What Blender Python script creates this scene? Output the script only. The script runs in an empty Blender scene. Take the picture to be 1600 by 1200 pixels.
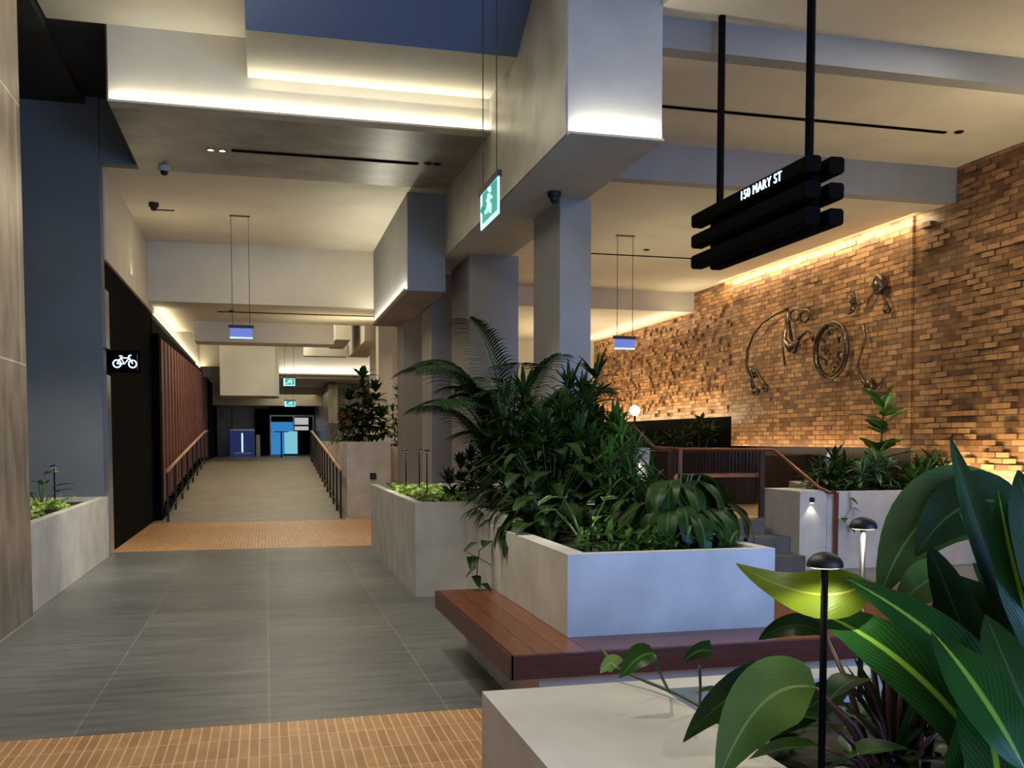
import bpy, bmesh, math, random
from mathutils import Vector, Matrix

scene = bpy.context.scene
COL = scene.collection
PI = math.pi
R = math.radians

# ------------------------------------------------------------------ camera
cam_d = bpy.data.cameras.new('camera')
cam_d.sensor_width = 36.0
cam_d.lens = 33.75
cam_d.shift_y = 0.105
cam_d.clip_end = 300
cam = bpy.data.objects.new('camera', cam_d)
COL.objects.link(cam)
cam.location = (0, 0, 1.55)
cam.rotation_euler = (R(90 - 3.0529), 0, R(-14.3756))
scene.camera = cam

# ------------------------------------------------------------------ world and exposure
world = bpy.data.worlds.new('world')
scene.world = world
world.use_nodes = True
bgn = world.node_tree.nodes['Background']
bgn.inputs[0].default_value = (0.50, 0.54, 0.66, 1)
bgn.inputs[1].default_value = 0.22
scene.view_settings.view_transform = 'Standard'
scene.view_settings.look = 'None'
scene.view_settings.gamma = 1
scene.view_settings.use_curve_mapping = False
scene.view_settings.exposure = 0.3

WARM = (1.0, 0.83, 0.55)
WARMW = (1.0, 0.93, 0.74)
AMBER = (1.0, 0.77, 0.46)
COOL = (0.42, 0.64, 1.0)

def area(name, loc, size, target, power, color, sy=None, spread=180):
    d = bpy.data.lights.new(name, 'AREA')
    d.energy = power; d.color = color
    d.shape = 'RECTANGLE'; d.size = size; d.size_y = sy or size
    d.spread = R(spread)
    o = bpy.data.objects.new(name, d)
    COL.objects.link(o)
    o.location = loc
    v = Vector(target) - Vector(loc)
    o.rotation_euler = v.to_track_quat('-Z', 'Y').to_euler()
    return o

def strip(name, p0, p1, direction, power, color, w=0.03, spread=180):
    """a linear LED: long area light from p0 to p1 shining towards direction"""
    p0 = Vector(p0); p1 = Vector(p1)
    d = bpy.data.lights.new(name, 'AREA')
    d.energy = power; d.color = color
    d.shape = 'RECTANGLE'; d.size = (p1 - p0).length; d.size_y = w
    d.spread = R(spread)
    o = bpy.data.objects.new(name, d)
    COL.objects.link(o)
    z = -Vector(direction).normalized()
    x = (p1 - p0).normalized()
    y = z.cross(x).normalized()
    x = y.cross(z).normalized()
    M = Matrix((x, y, z)).transposed().to_4x4()
    M.translation = (p0 + p1) / 2
    o.matrix_world = M
    return o

def spot(name, loc, target, power, color, angle=60, blend=0.6, rad=0.04):
    d = bpy.data.lights.new(name, 'SPOT')
    d.energy = power; d.color = color
    d.spot_size = R(angle); d.spot_blend = blend; d.shadow_soft_size = rad
    o = bpy.data.objects.new(name, d)
    COL.objects.link(o)
    o.location = loc
    v = Vector(target) - Vector(loc)
    o.rotation_euler = v.to_track_quat('-Z', 'Y').to_euler()
    return o

# dusk daylight coming in through the open entrance behind the camera
area('entrance_daylight', (2.5, -5.0, 3.2), 9.0, (3.0, 10, 1.9), 230, COOL, sy=5.0)
area('near_blue_fill', (5.6, -4.2, 2.3), 3.2, (2.9, 6, 0.5), 120, (0.24, 0.46, 1.0), sy=3.0, spread=70)  # added narrow blue fill that deepens the tint of near planter fronts
# cove strips, then unseen fills added for the ceilings and left side
strip('fascia_cove', (-1.57, 11.31, 5.235), (2.62, 11.31, 5.235), (0, 0.25, 1), 15, WARMW)
strip('recess_cove', (-0.1, 11.30, 5.45), (2.6, 11.30, 5.45), (0, -0.5, 1), 2.6, WARMW)
strip('bulkhead_cove', (2.70, 8.29, 4.305), (3.58, 8.29, 4.305), (0, 0.25, 1), 7, WARMW)
strip('corridor_box_cove', (2.035, 14.4, 3.80), (2.035, 18.8, 3.80), (0.15, 0, 1), 34, WARMW)
area('front_ceiling_fill', (-1.0, 8.6, 5.2), 0.5, (-1.0, 8.6, 9), 16, WARM, sy=3.0)  # unseen upward fill, added to brighten the front ceiling
area('corridor_ceiling_fill', (-1.95, 16.6, 4.1), 0.12, (0.8, 16.6, 6.5), 24, WARM, sy=4.2)  # added upward fill for the corridor ceiling, tucked along the left wall
area('ramp_foot_ceiling_fill', (1.7, 20.5, 3.4), 0.3, (0.2, 20.8, 6.5), 16, WARM, sy=2.0)  # added upward fill, unseen from below, lifts the ceiling at the ramp foot
spot('left_wall_fill', (0.8, 9.5, 5.0), (-2.6, 12.6, 0.6), 600, WARMW, 42, rad=0.2)  # added fill, warms the left planter and lower grey wall
spot('cladding_fill', (0.6, 6.0, 5.6), (-2.2, 8.0, 2.0), 520, WARMW, 60, rad=0.2)  # added fill, brightens the stone cladding
# corridor downlights, and unseen area fills added for overall brightness
area('lobby_fill', (-0.6, 6.5, 5.9), 2.2, (-0.6, 6.8, 0), 150, WARMW, sy=5)  # general fill added over the lobby, no real panel
area('hall_fill', (6.3, 6.3, 5.3), 2.5, (6.0, 6.8, 0), 90, WARMW, sy=3)  # unseen general fill added over the right hall
area('corridor_fill', (0.3, 16.0, 5.15), 1.2, (0.3, 16.0, 0), 50, WARM, sy=3)  # unseen general fill added under the corridor ceiling
for yy, pw in ((12.8, 170), (16.4, 150), (20.2, 95)):
    spot('downlight', (0.3, yy, 5.1 if yy < 19 else 4.05), (0.3, yy + 0.2, 0), pw, WARMW, 80)
strip('ramp_hall_cove', (0.5, 33.9, 3.86), (5.0, 33.9, 3.86), (0, 0.25, 1), 24, (1, 0.95, 0.85), w=0.08)
area('ramp_hall_skylight', (0.8, 27.5, 5.0), 2.5, (0.8, 27.5, 0), 110, WARMW, sy=7)
strip('left_wall_cove', (-1.98, 19.8, 3.80), (-1.98, 33.0, 3.98), (-0.1, 0, 1), 55, WARM)
spot('beam_fill', (0.9, 26.4, 5.0), (-0.6, 32, 3.8), 170, WARMW, 60)  # aimed fill added to brighten the far beam face
area('far_hall_light', (1.0, 39, 3.4), 2.0, (1.0, 39, 0), 35, WARM, sy=6)
area('ramp_mid_light', (0.2, 23.9, 5.2), 1.5, (0.2, 23.9, 0), 70, WARM, sy=1.5)
area('gallery_light', (4.6, 21.0, 4.2), 2.0, (4.6, 20, 0), 90, WARM, sy=3)
area('far_gallery_light', (4.5, 31.0, 4.6), 2.5, (4.5, 31, 0), 70, WARM, sy=5)
# right hall
strip('brick_cove', (8.86, 11.9, 4.72), (8.86, 18.0, 4.72), (0.8, 0, -1), 42, AMBER, w=0.05)
strip('brick_foot_near', (8.80, 6.8, 0.98), (8.80, 11.3, 0.98), (0.45, 0, 1), 75, AMBER, w=0.05)
strip('brick_foot_panel', (8.80, 12.3, 1.36), (8.80, 17.4, 1.36), (0.45, 0, 1), 16, AMBER, w=0.04)
strip('brick_foot_back', (8.45, 17.9, 2.03), (8.45, 25.6, 2.03), (0.6, 0, 1), 85, AMBER, w=0.12)
strip('back_ceiling_cove', (8.6, 17.9, 4.0), (8.6, 25.6, 4.0), (0.3, 0, 1), 26, WARM)
area('right_ceiling_fill_near', (8.2, 8.0, 4.3), 0.6, (6.5, 9.2, 6.5), 18, WARM, sy=3)  # this and the next two: unseen upward fills added for the ceilings
area('right_ceiling_fill_mid', (6.3, 14.5, 2.9), 1.2, (6.3, 14.5, 6), 22, WARM, sy=4)
area('right_ceiling_fill_back', (6.8, 22.5, 2.4), 1.2, (6.8, 22.5, 6), 60, WARM, sy=4)
spot('sculpture_spot', (6.6, 12.6, 4.6), (9.0, 13.4, 2.6), 125, WARM, 80)
spot('sculpture_spot', (6.6, 15.8, 4.6), (9.0, 16.2, 2.6), 150, WARM, 75)
spot('brick_spot_near', (6.6, 10.0, 5.0), (9.0, 10.0, 2.8), 60, WARM, 75)
spot('planter_spot', (7.3, 11.0, 4.9), (7.5, 11.0, 0), 230, WARMW, 55)
spot('nook_spot', (5.6, 12.3, 4.7), (5.7, 12.3, 0), 70, WARM, 55)
# planting spots over the middle beds and the foreground bed
spot('plant_spot', (0.4, 6.4, 5.5), (2.0, 6.6, 0.7), 220, WARMW, 62)
spot('plant_spot', (2.3, 10.4, 4.2), (2.3, 10.6, 1), 110, WARMW, 70)
spot('foreground_spot', (-0.2, 3.2, 5.6), (1.2, 2.0, 0.9), 220, WARMW, 42)
spot('left_bed_spot', (-2.6, 11.5, 5.8), (-2.4, 11.6, 0.8), 90, WARMW, 45)

# ------------------------------------------------------------------ materials
def lin(c):
    return tuple(((x / 255.0) / 12.92 if x / 255.0 <= 0.04045 else ((x / 255.0 + 0.055) / 1.055) ** 2.4) for x in c[:3]) + (1,)

class NT:
    def __init__(s, name):
        s.m = bpy.data.materials.new(name); s.m.use_nodes = True
        s.t = s.m.node_tree; s.b = s.t.nodes['Principled BSDF']
    def n(s, kind, **kw):
        x = s.t.nodes.new('ShaderNode' + kind)
        for k, v in kw.items():
            setattr(x, k, v)
        return x
    def l(s, a, b): s.t.links.new(a, b)
    def ramp(s, fac, stops):
        r = s.n('ValToRGB')
        while len(r.color_ramp.elements) < len(stops): r.color_ramp.elements.new(0.5)
        for e, (p, c) in zip(r.color_ramp.elements, stops):
            e.position = p; e.color = lin(c)
        s.l(fac, r.inputs[0]); return r.outputs[0]
    def bump(s, h, strength, dist=0.01):
        b = s.n('Bump'); b.inputs['Strength'].default_value = strength; b.inputs['Distance'].default_value = dist
        s.l(h, b.inputs['Height']); s.l(b.outputs[0], s.b.inputs['Normal'])

def plain(name, c, rough=0.6, metal=0.0, var=0.0, scale=3.0, bump=0.0, stretch=(1, 1, 1), spec=0.5):
    m = NT(name)
    m.b.inputs['Roughness'].default_value = rough
    m.b.inputs['Metallic'].default_value = metal
    m.b.inputs['Specular IOR Level'].default_value = spec
    if var > 0 or bump > 0:
        tc = m.n('TexCoord'); mp = m.n('Mapping'); mp.inputs['Scale'].default_value = stretch
        m.l(tc.outputs['Object'], mp.inputs[0])
        no = m.n('TexNoise'); no.inputs['Scale'].default_value = scale; no.inputs['Detail'].default_value = 6
        m.l(mp.outputs[0], no.inputs['Vector'])
        lo = tuple(max(0, x * (1 - var)) for x in c); hi = tuple(min(255, x * (1 + var)) for x in c)
        m.l(m.ramp(no.outputs['Fac'], [(0.3, lo), (0.7, hi)]), m.b.inputs['Base Color'])
        if bump > 0: m.bump(no.outputs['Fac'], bump)
    else:
        m.b.inputs['Base Color'].default_value = lin(c)
    return m.m

def emis(name, c, strength):
    m = NT(name)
    m.b.inputs['Base Color'].default_value = (0.02, 0.02, 0.02, 1)
    m.b.inputs['Emission Color'].default_value = lin(c)
    m.b.inputs['Emission Strength'].default_value = strength
    return m.m

def brickmat(name, c1, c2, mortar, bw, bh, axes, rough=0.7, msize=0.012, bias=0.0, bump=0.4, noise=1.0, off=0.5, streak=None, mbump=True):
    m = NT(name)
    tc = m.n('TexCoord'); sp = m.n('SeparateXYZ'); cb = m.n('CombineXYZ')
    m.l(tc.outputs['Object'], sp.inputs[0])
    m.l(sp.outputs[axes[0]], cb.inputs[0]); m.l(sp.outputs[axes[1]], cb.inputs[1])
    bt = m.n('TexBrick'); bt.offset = off
    bt.inputs['Color1'].default_value = lin(c1); bt.inputs['Color2'].default_value = lin(c2)
    bt.inputs['Mortar'].default_value = lin(mortar)
    bt.inputs['Scale'].default_value = 1.0
    bt.inputs['Mortar Size'].default_value = msize
    bt.inputs['Mortar Smooth'].default_value = 0.1
    bt.inputs['Bias'].default_value = bias
    bt.inputs['Brick Width'].default_value = bw; bt.inputs['Row Height'].default_value = bh
    m.l(cb.outputs[0], bt.inputs['Vector'])
    no = m.n('TexNoise'); no.inputs['Scale'].default_value = 6; no.inputs['Detail'].default_value = 8
    if streak:
        mp = m.n('Mapping'); mp.inputs['Scale'].default_value = streak
        m.l(tc.outputs['Object'], mp.inputs[0]); m.l(mp.outputs[0], no.inputs['Vector'])
    else:
        m.l(tc.outputs['Object'], no.inputs['Vector'])
    mx = m.n('MixRGB', blend_type='OVERLAY'); mx.inputs[0].default_value = 0.5 * noise
    m.l(bt.outputs['Color'], mx.inputs[1]); m.l(m.ramp(no.outputs['Fac'], [(0.25, (70, 70, 70)), (0.75, (210, 210, 210))]), mx.inputs[2])
    m.l(mx.outputs[0], m.b.inputs['Base Color'])
    m.b.inputs['Roughness'].default_value = rough
    ad = m.n('Math', operation='MULTIPLY_ADD'); ad.inputs[1].default_value = -1.0
    m.l(bt.outputs['Fac'], ad.inputs[0]); m.l(no.outputs['Fac'], ad.inputs[2])
    m.bump(ad.outputs[0], bump)
    return m.m

M = {}
M['plaster'] = plain('warm_white_plaster', (194, 189, 173), 0.75, var=0.03, scale=1.5)
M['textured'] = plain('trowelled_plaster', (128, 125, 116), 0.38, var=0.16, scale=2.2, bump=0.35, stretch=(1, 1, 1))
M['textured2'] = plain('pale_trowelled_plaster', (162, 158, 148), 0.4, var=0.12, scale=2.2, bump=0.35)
M['grey_plaster'] = plain('grey_plaster', (96, 100, 102), 0.7, var=0.04, scale=1.2)
M['shaded_plaster'] = plain('shaded_column_plaster', (134, 135, 138), 0.7, var=0.04, scale=1.2)  # greyed copy of the plaster, standing in for weaker light on columns and beams
M['facade'] = plain('pale_bulkhead_plaster', (178, 176, 174), 0.7, var=0.03)
M['daylight_blue'] = plain('daylight_blue_tint', (92, 112, 146), 0.7)  # dim blue daylight on the raked reveal, put into its base colour
M['shade_black'] = plain('shaded_ceiling_black', (38, 36, 34), 0.8)  # near-black colour holding the shade of the left soffit and slot ceiling
M['blackwall'] = plain('black_panel', (2, 2, 2), 0.9, spec=0.05)
M['concrete'] = plain('pale_concrete', (192, 188, 182), 0.6, var=0.07, scale=3.0, bump=0.08)
M['darkstone'] = plain('dark_stone_step', (92, 88, 84), 0.6, var=0.1, scale=6)
M['soil'] = plain('soil', (30, 24, 19), 0.95, var=0.4, scale=30, bump=0.8)
M['ramp'] = plain('ramp_stone', (128, 121, 108), 0.5, var=0.10, scale=2.0, stretch=(1, 3, 1))
M['tile'] = brickmat('grey_stone_tile', (96, 99, 101), (112, 113, 112), (136, 135, 131), 1.0, 0.60, (0, 1), rough=0.38, msize=0.005, bump=0.06, off=0.0, streak=(0.35, 2.0, 1))
M['mosaic'] = brickmat('terracotta_strip_tile', (178, 128, 82), (198, 148, 98), (216, 188, 150), 0.30, 0.050, (1, 0), rough=0.4, msize=0.0045, bump=0.15, noise=0.5, off=0.0)
M['brick'] = brickmat('tan_brick', (196, 148, 98), (104, 68, 44), (112, 84, 58), 0.235, 0.078, (1, 2), rough=0.45, msize=0.007, bias=-0.1, bump=0.9)
M['timber'] = brickmat('red_timber_boards', (104, 52, 38), (124, 66, 46), (44, 20, 14), 3.2, 0.135, (0, 1), rough=0.28, msize=0.003, bump=0.12, streak=(1.0, 14, 8))
M['timber_y'] = brickmat('red_timber_boards_long', (112, 62, 40), (134, 78, 50), (44, 20, 14), 3.2, 0.135, (1, 0), rough=0.28, msize=0.003, bump=0.12, streak=(14, 1.0, 8))
M['fin'] = plain('brown_timber_fin', (118, 68, 46), 0.45, var=0.18, scale=4, stretch=(8, 8, 1))
M['lighttimber'] = plain('oiled_timber_rail', (186, 142, 112), 0.4, var=0.12, scale=6)
M['nook'] = plain('dark_timber_boards', (48, 34, 26), 0.45, var=0.2, scale=4, stretch=(10, 10, 1))
M['oak'] = plain('light_timber_floor', (176, 146, 106), 0.5, var=0.12, scale=5)
M['copper'] = plain('brushed_copper', (126, 82, 62), 0.4, metal=0.7, var=0.05)
M['black'] = plain('black_metal', (12, 12, 13), 0.5, metal=0.0)
M['mattblack'] = plain('matt_black_metal', (12, 12, 13), 0.9, spec=0.05)
M['steel'] = plain('stainless_steel', (150, 150, 150), 0.25, metal=0.9)
M['bronze'] = plain('cast_bronze', (92, 78, 66), 0.3, metal=0.8, var=0.35, scale=18, bump=0.5)
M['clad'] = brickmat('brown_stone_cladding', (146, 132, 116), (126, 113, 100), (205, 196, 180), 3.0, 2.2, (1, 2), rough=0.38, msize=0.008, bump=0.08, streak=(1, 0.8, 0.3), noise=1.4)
M['led'] = emis('led_strip', (255, 236, 205), 6.0)
M['ledw'] = emis('led_warm', (255, 205, 120), 5.0)
M['text'] = emis('lit_letters', (190, 225, 255), 2.6)
M['exitgreen'] = emis('exit_green', (20, 150, 125), 0.9)
M['exitwhite'] = emis('exit_white', (175, 235, 255), 1.3)
M['signback_glow'] = emis('sign_back_glow', (110, 125, 215), 0.75)  # backs of the unlit signs, given a glow to show blue
M['screen'] = emis('screen_blue', (60, 150, 225), 0.55)
M['screen2'] = emis('screen_teal', (140, 220, 240), 0.6)
M['kiosk'] = emis('kiosk_blue', (55, 75, 150), 0.22)
M['white_e'] = emis('far_sign_white', (225, 225, 225), 0.5)
M['globe'] = emis('globe_lamp', (255, 240, 215), 5.0)
M['lens'] = emis('lamp_lens', (255, 235, 200), 3.0)
M['petal'] = plain('white_spathe', (225, 225, 220), 0.5)
M['stalk'] = plain('red_brown_stalk', (72, 34, 34), 0.4)
M['stem'] = plain('green_stem', (64, 84, 44), 0.5)
M['trunk'] = plain('brown_trunk', (78, 60, 44), 0.8, var=0.2, scale=20)
M['edgetimber'] = plain('dark_red_timber_edge', (74, 36, 30), 0.35, var=0.15, scale=5, stretch=(1, 1, 12))
g = NT('balustrade_glass')
g.b.inputs['Base Color'].default_value = (0.75, 0.72, 0.68, 1)
g.b.inputs['Roughness'].default_value = 0.03
g.b.inputs['Transmission Weight'].default_value = 1.0
g.b.inputs['IOR'].default_value = 1.05
M['glass'] = g.m

def leafmat(name, dark, light, rib, ribw=0.06, rough=0.3, trans=0.25, edge=None):
    m = NT(name)
    uv = m.n('UVMap'); sp = m.n('SeparateXYZ'); m.l(uv.outputs[0], sp.inputs[0])
    ab = m.n('Math', operation='SUBTRACT'); ab.inputs[1].default_value = 0.5; m.l(sp.outputs[0], ab.inputs[0])
    a2 = m.n('Math', operation='ABSOLUTE'); m.l(ab.outputs[0], a2.inputs[0])
    tc = m.n('TexCoord'); no = m.n('TexNoise'); no.inputs['Scale'].default_value = 5; m.l(tc.outputs['Object'], no.inputs['Vector'])
    base = m.ramp(no.outputs['Fac'], [(0.35, dark), (0.68, light)])
    # side veins
    wv = m.n('TexWave'); wv.inputs['Scale'].default_value = 5; wv.inputs['Distortion'].default_value = 0.2
    ml = m.n('Math', operation='MULTIPLY_ADD'); ml.inputs[1].default_value = -0.8
    m.l(a2.outputs[0], ml.inputs[0]); m.l(sp.outputs[1], ml.inputs[2])
    cb = m.n('CombineXYZ'); m.l(ml.outputs[0], cb.inputs[0]); m.l(cb.outputs[0], wv.inputs['Vector'])
    mv = m.n('MapRange'); mv.inputs['From Min'].default_value = 0.8; mv.inputs['From Max'].default_value = 1.0; mv.inputs['To Max'].default_value = 0.09
    m.l(wv.outputs['Fac'], mv.inputs['Value'])
    mb = m.n('MixRGB'); m.l(mv.outputs[0], mb.inputs[0]); m.l(base, mb.inputs[1]); mb.inputs[2].default_value = lin(rib); base = mb.outputs[0]
    mr = m.n('MapRange'); mr.inputs['From Min'].default_value = ribw * 0.5; mr.inputs['From Max'].default_value = ribw
    mr.inputs['To Min'].default_value = 1; mr.inputs['To Max'].default_value = 0
    m.l(a2.outputs[0], mr.inputs['Value'])
    mx = m.n('MixRGB'); m.l(mr.outputs[0], mx.inputs[0]); m.l(base, mx.inputs[1]); mx.inputs[2].default_value = lin(rib)
    col = mx.outputs[0]
    if edge:
        me = m.n('MapRange'); me.inputs['From Min'].default_value = 0.40; me.inputs['From Max'].default_value = 0.46
        m.l(a2.outputs[0], me.inputs['Value'])
        m2 = m.n('MixRGB'); m.l(me.outputs[0], m2.inputs[0]); m.l(col, m2.inputs[1]); m2.inputs[2].default_value = lin(edge)
        col = m2.outputs[0]
    m.l(col, m.b.inputs['Base Color'])
    m.b.inputs['Roughness'].default_value = rough
    m.bump(wv.outputs['Fac'], 0.05, 0.002)
    m.b.inputs['Specular IOR Level'].default_value = 0.16
    tr = m.n('BsdfTranslucent'); m.l(col, tr.inputs[0])
    ms = m.n('MixShader'); ms.inputs[0].default_value = trans
    out = m.t.nodes['Material Output']
    m.l(m.b.outputs[0], ms.inputs[1]); m.l(tr.outputs[0], ms.inputs[2]); m.l(ms.outputs[0], out.inputs[0])
    return m.m
M['leaf_dark'] = leafmat('dark_leaf', (28, 48, 18), (48, 76, 28), (66, 98, 42), rough=0.38)
M['leaf_mid'] = leafmat('mid_green_leaf', (40, 74, 26), (66, 104, 38), (98, 140, 60))
M['leaf_palm'] = leafmat('palm_leaf', (28, 46, 26), (50, 74, 40), (60, 84, 44), rough=0.4)
M['leaf_lime'] = leafmat('lime_leaf', (112, 146, 60), (176, 202, 110), (200, 214, 140), rough=0.4)
M['leaf_big'] = leafmat('glossy_big_leaf', (16, 50, 22), (36, 84, 36), (140, 184, 70), ribw=0.06, rough=0.25, trans=0.3)
M['leaf_olive'] = leafmat('olive_leaf', (58, 84, 34), (92, 118, 54), (120, 150, 80), ribw=0.03, rough=0.3, trans=0.35)
M['leaf_bright'] = leafmat('bright_backlit_leaf', (78, 100, 22), (124, 146, 36), (170, 180, 80), ribw=0.03, trans=0.5)
M['leaf_deep'] = leafmat('deep_green_leaf', (24, 42, 16), (40, 66, 24), (62, 90, 38), ribw=0.03, rough=0.42, trans=0.15)
M['leaf_var'] = leafmat('variegated_leaf', (44, 88, 40), (70, 120, 60), (80, 130, 70), edge=(210, 220, 190), rough=0.3)

# ------------------------------------------------------------------ mesh helpers
def link(name, bm, mat, parent=None, smooth=False):
    me = bpy.data.meshes.new(name)
    bmesh.ops.recalc_face_normals(bm, faces=bm.faces[:]) if not smooth == 'keep' else None
    bm.to_mesh(me); bm.free()
    if smooth:
        for p in me.polygons: p.use_smooth = True
    for mm in (mat if isinstance(mat, (list, tuple)) else [mat]): me.materials.append(mm)
    o = bpy.data.objects.new(name, me); COL.objects.link(o)
    if parent: o.parent = parent
    return o

def B(): return bmesh.new()

def box(bm, x0, x1, y0, y1, z0, z1, mi=0):
    vs = [bm.verts.new((x, y, z)) for x in (x0, x1) for y in (y0, y1) for z in (z0, z1)]
    for f in ((0, 1, 3, 2), (4, 6, 7, 5), (0, 4, 5, 1), (2, 3, 7, 6), (0, 2, 6, 4), (1, 5, 7, 3)):
        bm.faces.new([vs[i] for i in f]).material_index = mi
    return bm

def prism(bm, pts, z0, z1):
    a = [bm.verts.new((p[0], p[1], z0)) for p in pts]; b = [bm.verts.new((p[0], p[1], z1)) for p in pts]
    bm.faces.new(a); bm.faces.new(b[::-1]); n = len(pts)
    for i in range(n): bm.faces.new((a[i], b[i], b[(i + 1) % n], a[(i + 1) % n]))
    return bm

def tube(bm, pts, rad, seg=8, caps=True):
    pts = [Vector(p) for p in pts]; n = len(pts)
    rads = rad if isinstance(rad, (list, tuple)) else [rad] * n
    rings = []
    prev = None
    for i, p in enumerate(pts):
        d = (pts[min(i + 1, n - 1)] - pts[max(i - 1, 0)]).normalized()
        ref = prev if prev is not None else (Vector((0, 0, 1)) if abs(d.z) < 0.9 else Vector((1, 0, 0)))
        u = (ref - d * ref.dot(d)).normalized(); v = d.cross(u); prev = u
        rings.append([bm.verts.new(p + (u * math.cos(2 * PI * k / seg) + v * math.sin(2 * PI * k / seg)) * rads[i]) for k in range(seg)])
    for i in range(n - 1):
        for k in range(seg):
            bm.faces.new((rings[i][k], rings[i][(k + 1) % seg], rings[i + 1][(k + 1) % seg], rings[i + 1][k]))
    if caps:
        bm.faces.new(rings[0][::-1]); bm.faces.new(rings[-1])
    return bm

def lathe(bm, prof, loc=(0, 0, 0), seg=20):
    rings = []
    for r, z in prof:
        if r < 1e-5: rings.append([bm.verts.new((loc[0], loc[1], loc[2] + z))])
        else: rings.append([bm.verts.new((loc[0] + r * math.cos(2 * PI * k / seg), loc[1] + r * math.sin(2 * PI * k / seg), loc[2] + z)) for k in range(seg)])
    for a, b in zip(rings, rings[1:]):
        for k in range(seg):
            k2 = (k + 1) % seg
            if len(a) == 1 and len(b) == 1: continue
            if len(a) == 1: bm.faces.new((a[0], b[k], b[k2]))
            elif len(b) == 1: bm.faces.new((a[k], a[k2], b[0]))
            else: bm.faces.new((a[k], a[k2], b[k2], b[k]))
    return bm

def sphere(bm, c, r, seg=14):
    prof = [(r * math.sin(PI * i / 8), -r * math.cos(PI * i / 8)) for i in range(9)]
    prof[0] = (0, -r); prof[-1] = (0, r)
    return lathe(bm, prof, c, seg)

def thing(name, label, cat, loc=(0, 0, 0), group=None):
    o = bpy.data.objects.new(name, None); COL.objects.link(o)
    o.location = loc; o.empty_display_size = 0.1
    o['label'] = label; o['category'] = cat
    if group: o['group'] = group
    return o

def tag(o, label, cat, group=None):
    o['label'] = label; o['category'] = cat
    if group: o['group'] = group
    return o

def struct(name, bm, mat, **k):
    o = link(name, bm, mat, **k); o['kind'] = 'structure'; return o

def part(name, bm, mat, parent, smooth=False, world=True):
    """link a part whose mesh was drawn in world space under a thing that stands at its own base"""
    if world:
        bmesh.ops.translate(bm, verts=bm.verts[:], vec=-Vector(parent_world(parent)))
    return link(name, bm, mat, parent, smooth)

def parent_world(p):
    v = Vector((0, 0, 0))
    while p: v += p.location; p = p.parent
    return v

def dup(root, loc, label=None, group=None):
    r = root.copy(); COL.objects.link(r); r.location = loc
    if label: r['label'] = label
    if group: r['group'] = group
    for ch in list(root.children):
        c = ch.copy(); COL.objects.link(c); c.parent = r
        for gch in list(ch.children):
            d = gch.copy(); COL.objects.link(d); d.parent = c
    return r

# ------------------------------------------------------------------ the setting
# floors
def slab(name, x0, x1, y0, y1, z0, z1, mat): return struct(name, box(B(), x0, x1, y0, y1, z0, z1), mat)
slab('floor', -6, 9.6, -6, 5.37, -0.1, 0.0, M['mosaic'])
slab('floor', -6, 9.6, 5.37, 14.2, -0.1, 0.0, M['tile'])
slab('floor', -6, 9.6, 14.2, 18.9, -0.1, 0.0, M['mosaic'])
bm = B()
a = [bm.verts.new((-1.9, y, z)) for y, z in ((18.9, -0.1), (18.9, 0.0), (31.0, 0.86), (31.0, -0.1))]
b = [bm.verts.new((1.5, y, z)) for y, z in ((18.9, -0.1), (18.9, 0.0), (31.0, 0.86), (31.0, -0.1))]
bm.faces.new(a); bm.faces.new(b[::-1])
for i in range(4): bm.faces.new((a[i], b[i], b[(i + 1) % 4], a[(i + 1) % 4]))
struct('floor', bm, M['ramp'])
slab('floor', -6, -1.9, 18.9, 31.0, -0.1, 0.0, M['ramp'])
slab('floor', 1.5, 9.6, 18.9, 31.0, -0.1, 0.0, M['mosaic'])
slab('floor', -3, 9.6, 31.0, 46.2, 0.5, 0.86, M['ramp'])
# walls
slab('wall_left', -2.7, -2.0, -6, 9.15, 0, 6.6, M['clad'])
slab('wall_left', -6.1, -6.0, 9.15, 14, 0, 6.6, M['grey_plaster'])
slab('wall_left', -6.0, -2.07, 13.75, 14.0, 0, 6.6, M['grey_plaster'])
slab('trim_1', -2.07, -1.60, 13.8, 14.0, 5.2, 6.1, M['grey_plaster'])
slab('wall_left', -2.3, -2.09, 14.0, 19.6, 0, 3.98, M['blackwall'])
slab('wall_left', -2.3, -2.05, 14.0, 31.5, 3.98, 6.0, M['plaster'])
slab('wall_left', -2.3, -2.08, 19.6, 36.7, 0, 3.98, M['blackwall'])
slab('wall_left', -2.3, -2.02, 36.7, 46.2, 0.8, 3.95, M['blackwall'])
slab('wall_left', -2.3, -2.04, 31.5, 46.2, 3.9, 6.0, M['plaster'])
slab('wall_back', -3, 9.6, 46.0, 46.3, 0.8, 6.0, M['plaster'])
slab('wall_back', 2.75, 9.6, 26.0, 26.2, 0, 5.3, M['plaster'])
slab('wall_back', 2.3, 9.6, 37.0, 37.2, 0.8, 4.2, M['plaster'])
slab('wall_right', 9.35, 9.6, 3.0, 26.0, 0, 5.7, M['nook'])
slab('wall_right', 9.1, 9.34, 17.52, 25.98, 0, 2.02, M['blackwall'])  # black band painting in the shade of the gap below the bricks
slab('wall_right', 9.6, 9.8, -6, 46.2, 0, 6.6, M['grey_plaster'])
# stainless door reveal and slot on the end of the grey wall
struct('trim_2', box(box(B(), -2.085, -2.03, 13.74, 14.06, 0, 2.42), -2.085, -2.03, 13.74, 14.06, 2.78, 3.55), M['steel'])

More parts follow.
